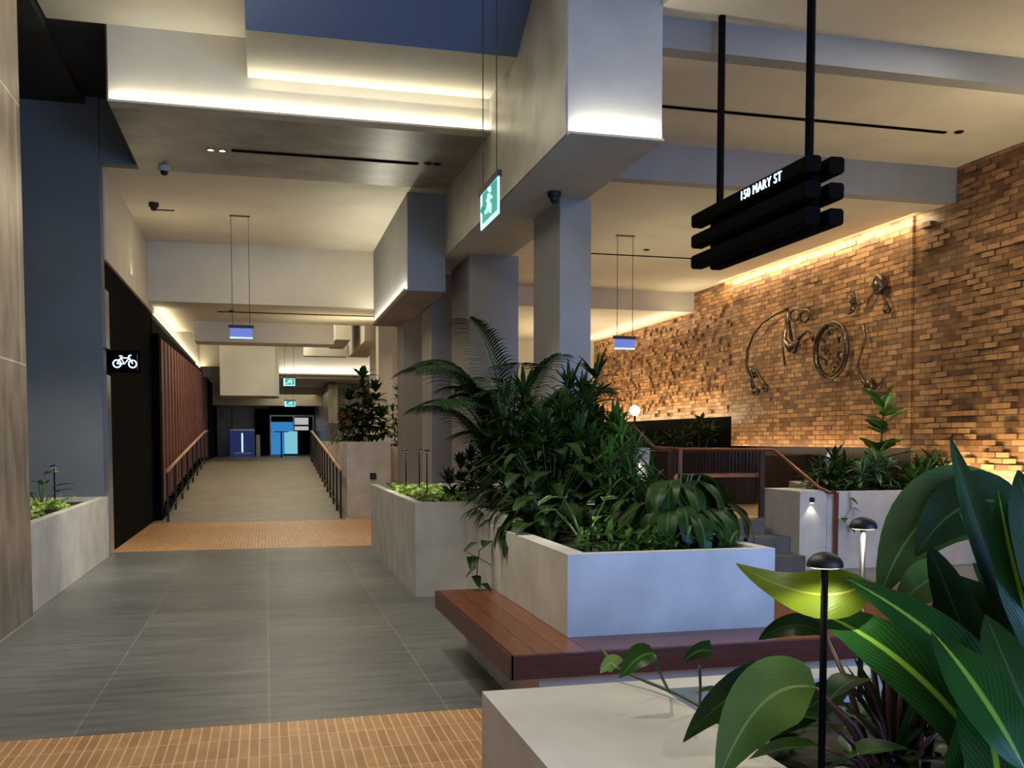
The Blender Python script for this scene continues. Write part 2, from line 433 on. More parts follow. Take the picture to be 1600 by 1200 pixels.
# ceilings and bulkheads
n = [2]
def trim(x0, x1, y0, y1, z0, z1, mat):
    n[0] += 1
    return slab('trim_%d' % n[0], x0, x1, y0, y1, z0, z1, mat)
def ceil(x0, x1, y0, y1, z0, z1, mat=None): return slab('ceiling', x0, x1, y0, y1, z0, z1, mat or M['plaster'])
ceil(-2.20, -0.14, 2.0, 11.35, 6.03, 6.30)
ceil(-6.0, -2.22, 0.0, 13.75, 5.93, 6.3, M['shade_black'])
ceil(-2.22, -1.61, 11.36, 13.8, 6.03, 6.3, M['shade_black'])
trim(-1.60, -0.14, 11.35, 11.50, 5.2, 6.03, M['plaster'])
trim(-0.14, 2.65, 11.35, 11.50, 5.2, 5.60, M['plaster'])
trim(-1.62, -1.60, 11.35, 13.8, 5.2, 6.03, M['shade_black'])
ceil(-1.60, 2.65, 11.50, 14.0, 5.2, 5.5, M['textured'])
ceil(-2.07, 2.65, 14.0, 18.9, 5.2, 5.5)
ceil(-0.14, 2.65, 10.06, 11.36, 5.60, 5.75)
bm = B()   # raked reveal over the recess
vs = [bm.verts.new(p) for p in ((-0.14, 10.06, 5.60), (2.65, 10.06, 5.60), (2.65, 9.2, 6.06), (-0.14, 9.2, 6.06), (-0.14, 10.1, 5.75), (2.65, 10.1, 5.75), (2.65, 9.3, 6.2), (-0.14, 9.3, 6.2))]
for f in ((0, 1, 2, 3), (4, 7, 6, 5), (0, 4, 5, 1), (3, 2, 6, 7), (0, 3, 7, 4), (1, 5, 6, 2)): bm.faces.new([vs[i] for i in f])
n[0] += 1; struct('trim_%d' % n[0], bm, M['daylight_blue'])
ceil(-0.14, 2.65, 2.0, 9.3, 6.06, 6.3, M['grey_plaster'])
# the deep bulkhead over the columns, textured left side
bm = box(B(), 2.65, 3.55, 8.33, 14.5, 4.27, 6.3)
n[0] += 1; struct('trim_%d' % n[0], bm, M['facade'])
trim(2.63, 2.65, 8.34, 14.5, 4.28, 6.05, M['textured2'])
# right hall ceilings
ceil(3.55, 9.6, 2.0, 8.5, 5.49, 5.8)
trim(3.55, 9.6, 8.5, 8.7, 5.2, 5.8, M['shaded_plaster'])
ceil(3.55, 9.6, 8.7, 11.2, 5.2, 5.5)
trim(3.55, 9.6, 11.2, 11.4, 4.75, 5.5, M['shaded_plaster'])
ceil(3.55, 9.6, 11.4, 19.4, 4.75, 5.0)
trim(2.62, 9.6, 19.4, 19.6, 4.33, 5.0, M['plaster'])
ceil(2.62, 9.6, 19.6, 26.0, 4.33, 4.6)
ceil(2.65, 3.55, 14.5, 19.4, 4.27, 4.6)
# corridor
trim(2.07, 2.64, 14.3, 18.9, 3.77, 5.2, M['shaded_plaster'])
trim(-2.07, 2.64, 18.9, 19.15, 4.11, 5.4, M['plaster'])
ceil(-2.05, 2.62, 19.15, 21.8, 4.11, 4.3)
ceil(-2.05, -1.45, 21.8, 24.0, 4.11, 4.3)
trim(-1.45, 1.50, 21.8, 22.6, 3.68, 5.4, M['plaster'])
ceil(-2.05, 9.6, 22.6 + 3.6, 34.2, 5.3, 5.5)
ceil(-2.05, 9.6, 22.6, 26.2, 5.3, 5.5)
trim(1.76, 2.15, 25.0, 27.6, 4.12, 5.0, M['plaster'])
trim(2.40, 2.95, 24.0, 28.8, 4.0, 5.0, M['plaster'])
trim(1.10, 2.35, 28.6, 29.0, 4.0, 4.35, M['plaster'])
trim(0.45, 9.6, 34.0, 34.3, 3.8, 5.4, M['plaster'])
trim(-1.38, 0.33, 32.0, 32.3, 2.98, 5.4, M['plaster'])
trim(-2.04, -1.39, 33.0, 33.2, 3.96, 5.3, M['plaster'])
trim(0.33, 0.45, 32.3, 34.0, 2.98, 5.4, M['plaster'])
ceil(-1.94, 9.6, 34.3, 46.2, 3.7, 3.9)
ceil(-1.38, 0.33, 32.3, 34.3, 2.98, 3.2)
ceil(-2.05, 0.45, 34.2, 34.3, 3.7, 5.4)
trim(-2.05, 2.3, 40.0, 40.3, 2.95, 3.8, M['plaster'])
# lit lips: thin ledges that hide the strips
trim(-1.60, 2.65, 11.29, 11.35, 5.2, 5.225, M['plaster'])
trim(2.65, 3.55, 8.27, 8.33, 4.27, 4.292, M['plaster'])
trim(2.01, 2.07, 14.3, 18.9, 3.77, 3.792, M['plaster'])

# ------------------------------------------------------------------ brick walls
random.seed(4)
def brick_field(bm, y0, y1, z0, z1, xf, mode):
    bw, bh = 0.235, 0.078
    r0, r1 = int(math.ceil(z0 / bh)), int(z1 / bh)
    for r in range(r0, r1):
        off = bw * 0.5 if r % 2 == 0 else 0
        k = int(y0 / bw) + 1
        while (k + 1) * bw - off <= y1:
            a = k * bw - off; b = a + bw; k += 1
            if a < y0: continue
            if mode == 'rough':
                if random.random() < 0.55:
                    d = random.uniform(0.001, 0.009)
                    box(bm, xf - d, xf + 0.02, a + 0.006, b - 0.006, r * bh + 0.006, (r + 1) * bh - 0.006)
            elif mode == 'pock':
                q = random.random()
                if q < 0.34:
                    m = (a + b) / 2
                    d = random.choice((0.03, 0.05, 0.07))
                    if q < 0.17: box(bm, xf - d, xf + 0.02, a + 0.006, m, r * bh + 0.006, (r + 1) * bh - 0.006)
                    else: box(bm, xf - d, xf + 0.02, m, b - 0.006, r * bh + 0.006, (r + 1) * bh - 0.006)
            elif mode == 'stepped':
                w = 0.5 + 0.5 * math.sin(a * 1.9 + r * 0.35) * math.cos(a * 0.8 - r * 0.21)
                d = 0.0
                if random.random() < 0.16 + 0.3 * w: d = 0.018 + 0.05 * w * random.random()
                if d > 0: box(bm, xf - d, xf + 0.02, a + 0.006, b - 0.006, r * bh + 0.006, (r + 1) * bh - 0.006)

bm = box(B(), 9.0, 9.34, 12.05, 17.5, 1.44, 4.749); brick_field(bm, 12.1, 17.45, 1.46, 4.7, 9.0, 'rough'); struct('wall_right', bm, M['brick'])
bm = box(B(), 9.06, 9.34, 17.52, 19.4, 2.03, 4.749); box(bm, 9.06, 9.34, 19.4, 25.98, 2.03, 4.329)
brick_field(bm, 17.6, 25.9, 2.05, 4.3, 9.06, 'pock'); struct('wall_right', bm, M['brick'])
bm = box(B(), 9.04, 9.34, 4.0, 8.5, 0.9, 5.48); box(bm, 9.04, 9.34, 8.5, 11.2, 0.9, 5.199); box(bm, 9.04, 9.34, 11.2, 12.03, 0.9, 4.749)
brick_field(bm, 4.1, 11.98, 0.95, 4.7, 9.04, 'stepped'); brick_field(bm, 4.1, 11.15, 4.7, 5.15, 9.04, 'stepped'); struct('wall_right', bm, M['brick'])

# ------------------------------------------------------------------ columns
def column(x0, x1, y0, y1, z0, z1, label, mat=None):
    t = link('column', box(B(), x0 - x0, x1 - x0, 0, y1 - y0, 0, z1 - z0), mat or M['shaded_plaster'])
    t.location = (x0, y0, z0); return tag(t, label, 'column')
column(3.25, 3.62, 10.5, 11.6, 0, 4.27, 'tall square plaster column rising behind the dark leafy middle planter, nearest of the row')
column(2.92, 3.66, 13.9, 15.3, 0, 4.27, 'wide plaster column behind the palm, second of the row')
column(2.66, 3.3, 15.7, 16.7, 0, 4.27, 'blue grey plaster column just left of the palm crown')
column(2.52, 3.0, 18.0, 18.89, 0, 4.11, 'slim plaster column farther down the corridor, standing left of the palm')
t = link('column', box(box(B(), 0, 0.32, 0, 0.6, 0, 2.75), 0, 0.62, 0, 0.6, 2.75, 4.43), M['plaster']); t.location = (2.65, 23.2, 0.86)
tag(t, 'cream column with a notched head at the far end of the ramp hall', 'column')

# ------------------------------------------------------------------ planters and bench
def planter(label, outer, inner, z0, z1, soilz, mat='concrete', name='planter_box'):
    cx, cy = outer[0]
    t = thing(name, label, 'planter', (cx, cy, z0))
    bm = B(); n_ = len(outer)
    ob = [bm.verts.new((p[0], p[1], z0)) for p in outer]; ot = [bm.verts.new((p[0], p[1], z1)) for p in outer]
    it = [bm.verts.new((p[0], p[1], z1)) for p in inner]; ib = [bm.verts.new((p[0], p[1], soilz - 0.05)) for p in inner]
    for i in range(n_):
        j = (i + 1) % n_
        bm.faces.new((ob[i], ob[j], ot[j], ot[i])); bm.faces.new((ot[i], ot[j], it[j], it[i])); bm.faces.new((it[i], it[j], ib[j], ib[i]))
    bm.faces.new(ob[::-1]); bm.faces.new(ib)
    part('shell', bm, M[mat], t)
    bm = B(); bm.faces.new([bm.verts.new((p[0], p[1], soilz)) for p in inner])
    r = bmesh.ops.extrude_face_region(bm, geom=bm.faces[:]); bmesh.ops.translate(bm, verts=[v for v in r['geom'] if isinstance(v, bmesh.types.BMVert)], vec=(0, 0, -0.04))
    part('soil', bm, M['soil'], t)
    return t
def rect(x0, x1, y0, y1): return [(x0, y0), (x1, y0), (x1, y1), (x0, y1)]
def inset(x0, x1, y0, y1, w): return rect(x0 + w, x1 - w, y0 + w, y1 - w)
planter('white concrete planter box on the timber bench, blue tinted front, full of dark foliage',
        [(1.62, 5.07), (2.90, 5.07), (2.90, 9.37), (1.93, 9.37), (1.93, 6.95), (1.62, 6.95)],
        [(1.74, 5.15), (2.82, 5.15), (2.82, 9.30), (2.02, 9.30), (2.02, 6.87), (1.74, 6.87)], 0.45, 0.915, 0.85)
planter('tall white concrete planter at the corridor edge holding lime green groundcover and three stake lamps', rect(1.42, 3.2, 9.38, 13.5), inset(1.42, 3.2, 9.38, 13.5, 0.09), 0, 0.935, 0.87)
planter('low cream planter box against the left wall beside the stone cladding', rect(-3.0, -2.05, 9.2, 13.74), inset(-3.0, -2.05, 9.2, 13.74, 0.10), 0, 0.80, 0.74)
planter('pinkish white planter box below the brick wall with spiky dark plants', [(6.52, 10.2), (8.95, 10.2), (8.95, 13.0), (7.65, 13.0), (6.95, 11.1), (6.52, 11.1)], [(6.62, 10.3), (8.85, 10.3), (8.85, 12.9), (7.72, 12.9), (7.02, 11.0), (6.62, 11.0)], 0, 0.935, 0.87)
planter('white stone topped planter in the foreground with mushroom lamps and big leaves', [(0.51, -0.4), (4.2, -0.4), (4.2, 2.31), (0.51, 2.29)], [(0.95, -0.2), (4.0, -0.2), (4.0, 2.2), (0.95, 2.2)], 0, 0.93, 0.86)
planter('mauve grey planter box to the right of the ramp handrail', rect(1.55, 2.42, 19.2, 31.0), inset(1.55, 2.42, 19.2, 31.0, 0.08), 0, 1.52, 1.45)
planter('smaller cream planter box beside the ramp planter, set slightly lower', rect(2.43, 3.1, 19.6, 23.1), inset(2.43, 3.1, 19.6, 23.1, 0.08), 0, 1.42, 1.36)
t = link('low_wall', prism(B(), [(0, 0), (0.38, 0), (0.58, 1.3), (0.58, 3.4), (0, 3.4)], 0, 0.35), M['concrete']); t.location = (2.92, 5.9, 0.45)
tag(t, 'low white wall with a trailing vine on top, behind the right end of the bench planter', 'wall')
# plinth and timber bench
slab('trim_70', 1.42, 4.4, 4.95, 6.92, 0, 0.32, M['concrete']); slab('trim_71', 1.94, 3.6, 6.92, 9.37, 0, 0.45, M['concrete'])
t = thing('timber_bench', 'red brown timber platform bench wrapping the front of the white planter', 'bench', (1.21, 4.71, 0.32))
part('seat', box(B(), 1.62, 4.6, 4.71, 6.92, 0.335, 0.45), M['timber'], t)
part('side_boards', box(B(), 1.21, 1.619, 4.71, 6.92, 0.335, 0.45), M['timber_y'], t)
part('underside', box(B(), 1.235, 4.6, 4.73, 6.9, 0.32, 0.334), M['edgetimber'], t)
part('front_edge_board', box(B(), 1.20, 4.6, 4.69, 4.709, 0.325, 0.448), M['edgetimber'], t)
part('side_edge_board', box(B(), 1.19, 1.209, 4.69, 6.92, 0.325, 0.448), M['edgetimber'], t)
# mauve step by the ramp planter
struct('trim_72', box(box(B(), 2.2, 4.0, 17.6, 19.1, 0, 0.16), 2.5, 4.0, 18.1, 19.1, 0.16, 0.32), M['mosaic'])
tag(link('step_light', box(B(), 2.0, 2.12, 19.165, 19.199, 0.78, 0.90), M['black']), 'small dark square wall light on the mauve ramp planter', 'light')

# ------------------------------------------------------------------ right side steps, landing, nook
slab('floor', 4.3, 9.3, 11.1, 26.0, 0.0, 0.56, M['oak'])
struct('trim_73', box(box(box(B(), 3.7, 6.0, 10.75, 11.1, 0, 0.56), 3.7, 6.15, 10.4, 10.75, 0, 0.38), 3.7, 6.15, 10.05, 10.4, 0, 0.19), M['darkstone'])
t = link('cheek_wall', box(B(), 0, 0.42, 0, 1.4, 0, 0.95), M['concrete']); t.location = (6.09, 10.2, 0)
bpy.data.objects.remove(t)
t = link('cheek_wall', box(B(), 0, 0.36, 0, 0.9, 0, 0.94), M['concrete']); t.location = (6.155, 10.2, 0)
tag(t, 'pale stair side wall with a small downlight, at the foot of the copper handrail', 'wall')
t = link('cheek_wall', box(B(), 0, 0.30, 0, 0.5, 0, 1.45), M['concrete']); t.location = (4.68, 12.0, 0.0)
tag(t, 'short pale post wall at the upper left end of the glass balustrade', 'wall')
def step_light(x, y, z, label):
    t = thing('step_light', label, 'light', (x, y, z), None)
    hs = part('housing', box(B(), x - 0.02, x + 0.02, y - 0.05, y, z - 0.02, z + 0.04), M['black'], t)
    part('lens', box(B(), x - 0.014, x + 0.014, y - 0.046, y - 0.006, z - 0.026, z - 0.021), M['lens'], hs)
    spot('step_lamp', (x, y - 0.035, z - 0.035), (x, y + 0.01, z - 0.4), 2.2, WARMW, 80, rad=0.01)
step_light(6.30, 10.2, 0.83, 'tiny black downlight on the lower stair side wall')
step_light(4.83, 12.0, 1.31, 'tiny black downlight on the short post wall at the top')
step_light(7.95, 10.2, 0.83, 'tiny black downlight on the pinkish planter under the spiky plants')

t = thing('glass_balustrade', 'glass balustrade with bent copper handrail in front of the seating nook', 'balustrade', (6.11, 11.0, 0.56))
part('handrail', tube(B(), [(4.72, 12.0, 1.76), (4.90, 11.85, 1.52), (4.96, 11.8, 1.46), (4.98, 11.6, 1.45), (4.99, 11.05, 1.44), (6.20, 11.0, 1.43), (6.24, 10.95, 1.42), (6.44, 10.25, 0.98), (6.52, 10.17, 0.93), (6.60, 10.14, 0.925)], 0.022, 8), M['copper'], t, smooth=True)
part('post', box(B(), 6.585, 6.625, 10.12, 10.16, 0.0, 0.93), M['copper'], t)
part('post', box(B(), 4.97, 5.01, 11.03, 11.07, 0.57, 1.44), M['copper'], t)
part('post', box(B(), 6.06, 6.12, 10.98, 11.03, 0.57, 1.42), M['nook'], t)
part('glass_panel', box(B(), 5.02, 6.05, 11.02, 11.032, 0.60, 1.40), M['glass'], t)

# seating nook: curved timber booth
t = thing('booth_seat', 'curved dark timber booth seat behind the glass balustrade', 'seat', (6.9, 13.6, 0.56))
bm = B(); segs = 14
def arc(rad, k): 
    a_ = R(200 - 140 * k / segs) ; return (6.9 + rad * 1.35 * math.cos(a_), 12.9 + rad * math.sin(a_))
def arcbox(bm, r0, r1, z0, z1):
    for k in range(segs):
        p = [arc(r0, k), arc(r0, k + 1), arc(r1, k + 1), arc(r1, k)]
        prism(bm, p, z0, z1)
part('backrest', (arcbox(bm, 1.05, 1.13, 0.57, 1.40), bm)[1], M['nook'], t)
bm = B()
for k in range(60):
    a_ = R(200 - 140 * k / 60.0); c_, s_ = math.cos(a_), math.sin(a_)
    tube(bm, [(6.9 + 1.04 * 1.35 * c_, 12.9 + 1.04 * s_, 1.05), (6.9 + 1.04 * 1.35 * c_, 12.9 + 1.04 * s_, 1.39)], 0.014, 6)
part('back_slats', bm, M['nook'], t)
bm = B(); arcbox(bm, 0.62, 1.04, 0.98, 1.03); part('seat', bm, M['lighttimber'], t)
bm = B(); arcbox(bm, 0.68, 1.04, 0.57, 0.975); part('base', bm, M['nook'], t)
slab('trim_74', 4.3, 8.9, 14.6, 14.9, 0.56, 1.30, M['nook'])

# globe lamp
t = thing('globe_lamp', 'glowing round globe lamp on a short stem above the top of the copper rail', 'lamp', (5.0, 12.6, 1.45))
part('stem', tube(B(), [(5.0, 12.6, 0.57), (5.0, 12.6, 1.90)], 0.015), M['black'], t)
part('globe', sphere(B(), (5.0, 12.6, 1.965), 0.072), M['globe'], t, smooth=True)

# ------------------------------------------------------------------ wall sculpture
def wallpt(y, z): return (8.93, y, z)
SC = 'bronze sculptures on the brick wall'
def sculpt(label, builder, loc):
    t = thing('wall_sculpture', label, 'sculpture', loc, None); builder(t); return t
def s1(t):
    part('branch', tube(B(), [(8.900, 15.246, 3.858), (8.860, 15.589, 3.800), (8.840, 16.007, 3.701), (8.840, 16.359, 3.517), (8.840, 16.573, 3.252), (8.860, 16.653, 2.970), (8.860, 16.497, 2.730), (8.900, 16.392, 2.461)], [0.03, 0.022, 0.02, 0.022, 0.028, 0.03, 0.035, 0.04], 8), M['bronze'], t, True)
    part('twig', tube(B(), [(8.860, 16.653, 2.970), (8.840, 16.195, 2.829), (8.840, 16.001, 2.640), (8.860, 15.869, 2.482)], [0.02, 0.022, 0.03, 0.035], 8), M['bronze'], t, True)
    for c in ((8.880, 16.307, 2.457), (8.860, 15.939, 2.509), (8.900, 16.401, 2.809)):
        bm = sphere(B(), c, 0.075, 10)
        for v in bm.verts: v.co += Vector((random.uniform(-.012, .012), random.uniform(-.012, .012), random.uniform(-.02, .02)))
        part('knob', bm, M['bronze'], t, True)
sculpt('bronze wall sculpture of one long curved branch, leftmost on the brick wall', s1, (8.950, 16.600, 3.100))
def ringpts(c, ry, rz, n_=20, x=8.87): return [(x, c[1] + ry * math.cos(2 * PI * k / n_), c[2] + rz * math.sin(2 * PI * k / n_)) for k in range(n_ + 1)]
def s2(t):
    c = (8.880, 14.956, 3.710); part('loop', tube(B(), ringpts(c, 0.16, 0.10), 0.025, 6, False), M['bronze'], t, True)
    c = (8.880, 14.649, 3.650); part('loop', tube(B(), ringpts(c, 0.15, 0.10), 0.025, 6, False), M['bronze'], t, True)
    part('body', tube(B(), [(8.900, 15.245, 3.814), (8.860, 15.168, 3.514), (8.840, 15.147, 3.256), (8.840, 14.954, 3.128), (8.860, 14.848, 3.282)], [0.03, 0.06, 0.11, 0.10, 0.05], 8), M['bronze'], t, True)
    part('stalk', tube(B(), [(8.900, 15.385, 3.450), (8.880, 15.364, 3.166), (8.900, 15.303, 2.858)], [0.02, 0.02, 0.025], 6), M['bronze'], t, True)
    part('hook', tube(B(), [(8.900, 14.914, 3.268), (8.860, 14.569, 3.382), (8.860, 14.411, 3.344), (8.900, 14.413, 3.197)], [0.03, 0.022, 0.022, 0.03], 6), M['bronze'], t, True)
sculpt('bronze wall sculpture with two loops above a bulky hanging body, left of the ring', s2, (8.950, 15.127, 3.424))
def s3(t):
    c = (8.860, 13.837, 3.005)
    bm = tube(B(), ringpts(c, 0.44, 0.43, 28, 8.86), 0.045, 10, False)
    for v in bm.verts: v.co += Vector((random.uniform(-.012, .012),) * 3)
    part('ring', bm, M['bronze'], t, True)
    for k in range(11):
        bm = B()
        a_ = random.uniform(0, 2 * PI); rr = random.uniform(0.05, 0.3)
        p = (8.92, c[1] + rr * math.cos(a_), c[2] + rr * math.sin(a_)); a2 = a_ + random.uniform(-1, 1)
        q = (8.89, p[1] + 0.14 * math.cos(a2), p[2] + 0.14 * math.sin(a2))
        tube(bm, [p, ((p[0] + q[0]) / 2 - 0.03, (p[1] + q[1]) / 2, (p[2] + q[2]) / 2 + 0.03), q], [0.018, 0.024, 0.012], 6)
        part('twig', bm, M['bronze'], t, True)
sculpt('bronze ring sculpture filled with small twigs, centre of the brick wall', s3, (8.950, 13.977, 3.020))
def s4(t):
    bm = B()
    for a_, l_ in ((90, .26), (60, .16), (120, .14), (150, .12), (20, .12), (250, .12)):
        c = (8.900, 13.290, 3.680)
        tube(bm, [c, (8.86, c[1] - l_ * math.cos(R(a_)), c[2] + l_ * math.sin(R(a_)))], [0.05, 0.008], 7)
    part('spikes', bm, M['bronze'], t, True)
    part('stalk', tube(B(), [(8.900, 13.289, 3.660), (8.880, 13.273, 3.558), (8.900, 13.421, 3.538)], [0.05, 0.03, 0.02], 6), M['bronze'], t, True)
sculpt('small spiky bronze sculpture on the bricks, right above the ring', s4, (8.950, 13.365, 3.692))
def s5(t):
    bm = sphere(B(), (8.880, 12.623, 3.871), 0.12, 10)
    for v in bm.verts: v.co.z = (v.co.z - (8.880, 12.623, 3.871)[2]) * 1.3 + (8.880, 12.623, 3.871)[2] + random.uniform(-.02, .02)
    part('pod', bm, M['bronze'], t, True)
    part('stalk', tube(B(), [(8.900, 12.758, 3.788), (8.880, 12.868, 3.698), (8.920, 13.002, 3.563)], [0.02, 0.015, 0.01], 6), M['bronze'], t, True)
    part('stalk', tube(B(), [(8.900, 12.571, 3.760), (8.880, 12.477, 3.605), (8.900, 12.425, 3.449)], [0.025, 0.02, 0.05], 6), M['bronze'], t, True)
    part('knob', sphere(B(), (8.880, 12.427, 3.468), 0.065, 8), M['bronze'], t, True)
sculpt('bronze pod sculpture with two hanging stalks, highest on the brick wall', s5, (8.950, 12.723, 3.889))
def s6(t):
    part('branch', tube(B(), [(8.900, 13.031, 3.333), (8.860, 12.916, 3.087), (8.850, 13.023, 2.844), (8.850, 13.084, 2.682), (8.860, 12.960, 2.459), (8.880, 12.825, 2.364), (8.880, 12.619, 2.325), (8.880, 12.484, 2.431), (8.900, 12.424, 2.522)], [0.02, 0.018, 0.018, 0.02, 0.035, 0.05, 0.04, 0.025, 0.012], 8), M['bronze'], t, True)
    part('knob', sphere(B(), (8.860, 12.781, 2.391), 0.10, 9), M['bronze'], t, True)
sculpt('bronze hook shaped branch sculpture low on the bricks, right of the ring', s6, (8.950, 13.067, 2.712))

# ------------------------------------------------------------------ hanging street-name sign
X0 = 4.0
t = thing('hanging_sign', 'black hanging sign of stacked bars with lit lettering on two ceiling rods', 'sign', (X0, 7.6, 3.4))
def chamfer_bar(bm, xc, zc, y0, y1, w=0.13, h=0.125, c=0.018):
    pr = [(-w / 2 + c, -h / 2), (w / 2 - c, -h / 2), (w / 2, -h / 2 + c), (w / 2, h / 2 - c), (w / 2 - c, h / 2), (-w / 2 + c, h / 2), (-w / 2, h / 2 - c), (-w / 2, -h / 2 + c)]
    a_ = [bm.verts.new((xc + x, y0, zc + z)) for x, z in pr]; b_ = [bm.verts.new((xc + x, y1, zc + z)) for x, z in pr]
    bm.faces.new(a_); bm.faces.new(b_[::-1])
    for i in range(8): bm.faces.new((a_[i], b_[i], b_[(i + 1) % 8], a_[(i + 1) % 8]))
for r_ in range(3):
    for s_ in range(2):
        bm = B(); chamfer_bar(bm, X0 + 0.065 + 0.20 * s_, 3.655 - 0.195 * r_, 6.62, 8.65); part('bar', bm, M['mattblack'], t)
for yy in (6.8, 7.6, 8.35):
    part('bracket', box(B(), X0 + 0.13, X0 + 0.20, yy - 0.05, yy + 0.05, 3.18, 3.74), M['mattblack'], t)
for yy, zt in ((6.85, 5.49), (8.38, 5.49)):
    part('rod', tube(B(), [(X0 + 0.165, yy, 3.7), (X0 + 0.165, yy, zt)], 0.034, 10), M['mattblack'], t)
def text_mesh(name, body, size, mat, parent, origin, xdir, zdir, depth=0.004):
    cu = bpy.data.curves.new(name, 'FONT'); cu.body = body; cu.size = size; cu.extrude = depth; cu.space_character = 1.12
    to = bpy.data.objects.new(name, cu); COL.objects.link(to)
    dg = bpy.context.evaluated_depsgraph_get(); me = bpy.data.meshes.new_from_object(to.evaluated_get(dg))
    bpy.data.objects.remove(to)
    me.materials.clear(); me.materials.append(mat)
    xd = Vector(xdir); zd = Vector(zdir); yd = zd.cross(xd)   # x across, y up in glyph space
    Mx = Matrix((xd, zd, xd.cross(zd))).transposed().to_4x4(); Mx.translation = Vector(origin)
    me.transform(Mx)
    o = bpy.data.objects.new(name, me); COL.objects.link(o)
    if parent:
        me.transform(Matrix.Translation(-Vector(parent_world(parent)))); o.parent = parent
    return o
lt = text_mesh('lettering', '150 MARY ST', 0.108, M['text'], t, (X0 - 0.003, 7.66, 3.615), (0, -1, 0), (0, 0, 1))
bm = B(); bm.from_mesh(lt.data); seen = set(); isl = []
for v in bm.verts:
    if v.index in seen: continue
    st = [v]; grp = set()
    while st:
        w_ = st.pop()
        if w_.index in seen: continue
        seen.add(w_.index); grp.add(w_.index); st += [e.other_vert(w_) for e in w_.link_edges]
    isl.append(grp)
def span(g_): ys = [bm.verts[i].co.y for i in g_]; return min(ys), max(ys)
bm.verts.ensure_lookup_table(); groups = []
for g_ in sorted(isl, key=span):
    a_, b_ = span(g_)
    if groups and a_ < groups[-1][1] - 0.004: groups[-1][0].update(g_); groups[-1][1] = max(b_, groups[-1][1])
    else: groups.append([set(g_), b_])
for g_, _ in groups:
    b2 = bm.copy(); b2.verts.ensure_lookup_table(); bmesh.ops.delete(b2, geom=[v for v in b2.verts if v.index not in g_], context='VERTS')
    link('letter', b2, M['text'], t)
bm.free(); bpy.data.objects.remove(lt)

# ------------------------------------------------------------------ exit signs
def exit_sign(label, loc, w, h, axis, ztop, glow=True):
    """edge lit exit sign on two wires; axis 'x' spans across, axis 'y' spans along the corridor"""
    x, y, z = loc
    t = thing('exit_sign', label, 'sign', loc)
    def bx_(u0, u1, d0, d1, z0, z1, mat, nm):
        bm = box(B(), x + u0, x + u1, y + d0, y + d1, z + z0, z + z1) if axis == 'x' else box(B(), x + d0, x + d1, y - u1, y - u0, z + z0, z + z1)
        return part(nm, bm, mat, t)
    bx_(-w / 2 - .02, w / 2 + .02, -.02, .02, h / 2, h / 2 + .05, M['black'], 'housing')
    if glow:
        bx_(-w / 2, w / 2, -.006, .006, -h / 2, h / 2, M['exitwhite'], 'edge_panel')
        gp = bx_(-w * .36, w / 2 - .055 * w, -.011, -.0065, -h / 2 + .12 * h, h / 2 - .03 * h, M['exitgreen'], 'green_panel')
        # running figure and arrow
        bm = B(); s_ = h
        def P2(u, v):
            return (x + u, y - .014, z + v) if axis == 'x' else (x - .014, y - u, z + v)
        cu = 0.06 * w / 0.7
        tube(bm, [P2(cu, .25 * s_), P2(cu - .03, .0)], .022 * s_ / .34, 6)
        tube(bm, [P2(cu - .03, .0), P2(cu + .05, -.10 * s_), P2(cu + .03, -.30 * s_)], .018 * s_ / .34, 6)
        tube(bm, [P2(cu - .03, .0), P2(cu - .08, -.14 * s_), P2(cu - .16, -.16 * s_)], .018 * s_ / .34, 6)
        tube(bm, [P2(cu, .2 * s_), P2(cu + .09, .08 * s_)], .014 * s_ / .34, 6)
        tube(bm, [P2(cu, .2 * s_), P2(cu - .10, .12 * s_)], .014 * s_ / .34, 6)
        sphere(bm, P2(cu + .02, .35 * s_), .028 * s_ / .34, 8)
        part('running_figure', bm, M['exitwhite'], gp)
        bm = B(); tube(bm, [P2(-w * .38, .0), P2(-w * .24, .0)], .014, 5); tube(bm, [P2(-w * .32, .08 * s_), P2(-w * .39, 0), P2(-w * .32, -.08 * s_)], .012, 5)
        part('arrow', bm, M['exitgreen'], t)
    else:
        bx_(-w / 2, w / 2, -.006, .006, -h / 2, h / 2, M['signback_glow'], 'panel')
        bx_(-w / 2, w / 2, -.009, -.0065, -h / 2, -h / 2 + .025, M['exitwhite'], 'lit_edge')
    for s_ in (-1, 1):
        px = s_ * w * .38
        p = (x + px, y, z + h / 2 + .05) if axis == 'x' else (x, y - px, z + h / 2 + .05)
        part('wire', tube(B(), [p, (p[0], p[1], ztop)], 0.005, 5), M['black'], t)
    bx_(-w * .45, w * .45, -.03, .03, ztop - z - .012, ztop - z, M['black'], 'ceiling_plate')
    return t
exit_sign('large green exit sign with running figure hanging side on beside the bulkhead', (2.0, 8.62, 3.69), 0.72, 0.32, 'y', 6.05)
exit_sign('unlit blue backed sign hanging on wires in the middle of the corridor', (-0.363, 16.450, 3.299), 0.36, 0.17, 'x', 5.2, False)
exit_sign('blue backed sign hanging in the right hall before the brick wall', (5.496, 14.300, 3.059), 0.34, 0.16, 'x', 4.75, False)
exit_sign('small green exit sign hanging at the top of the ramp', (0.764, 31.900, 3.425), 0.36, 0.24, 'x', 5.3)
exit_sign('tiny green exit sign above the far doors', (0.971, 39.900, 3.021), 0.40, 0.22, 'x', 3.7)

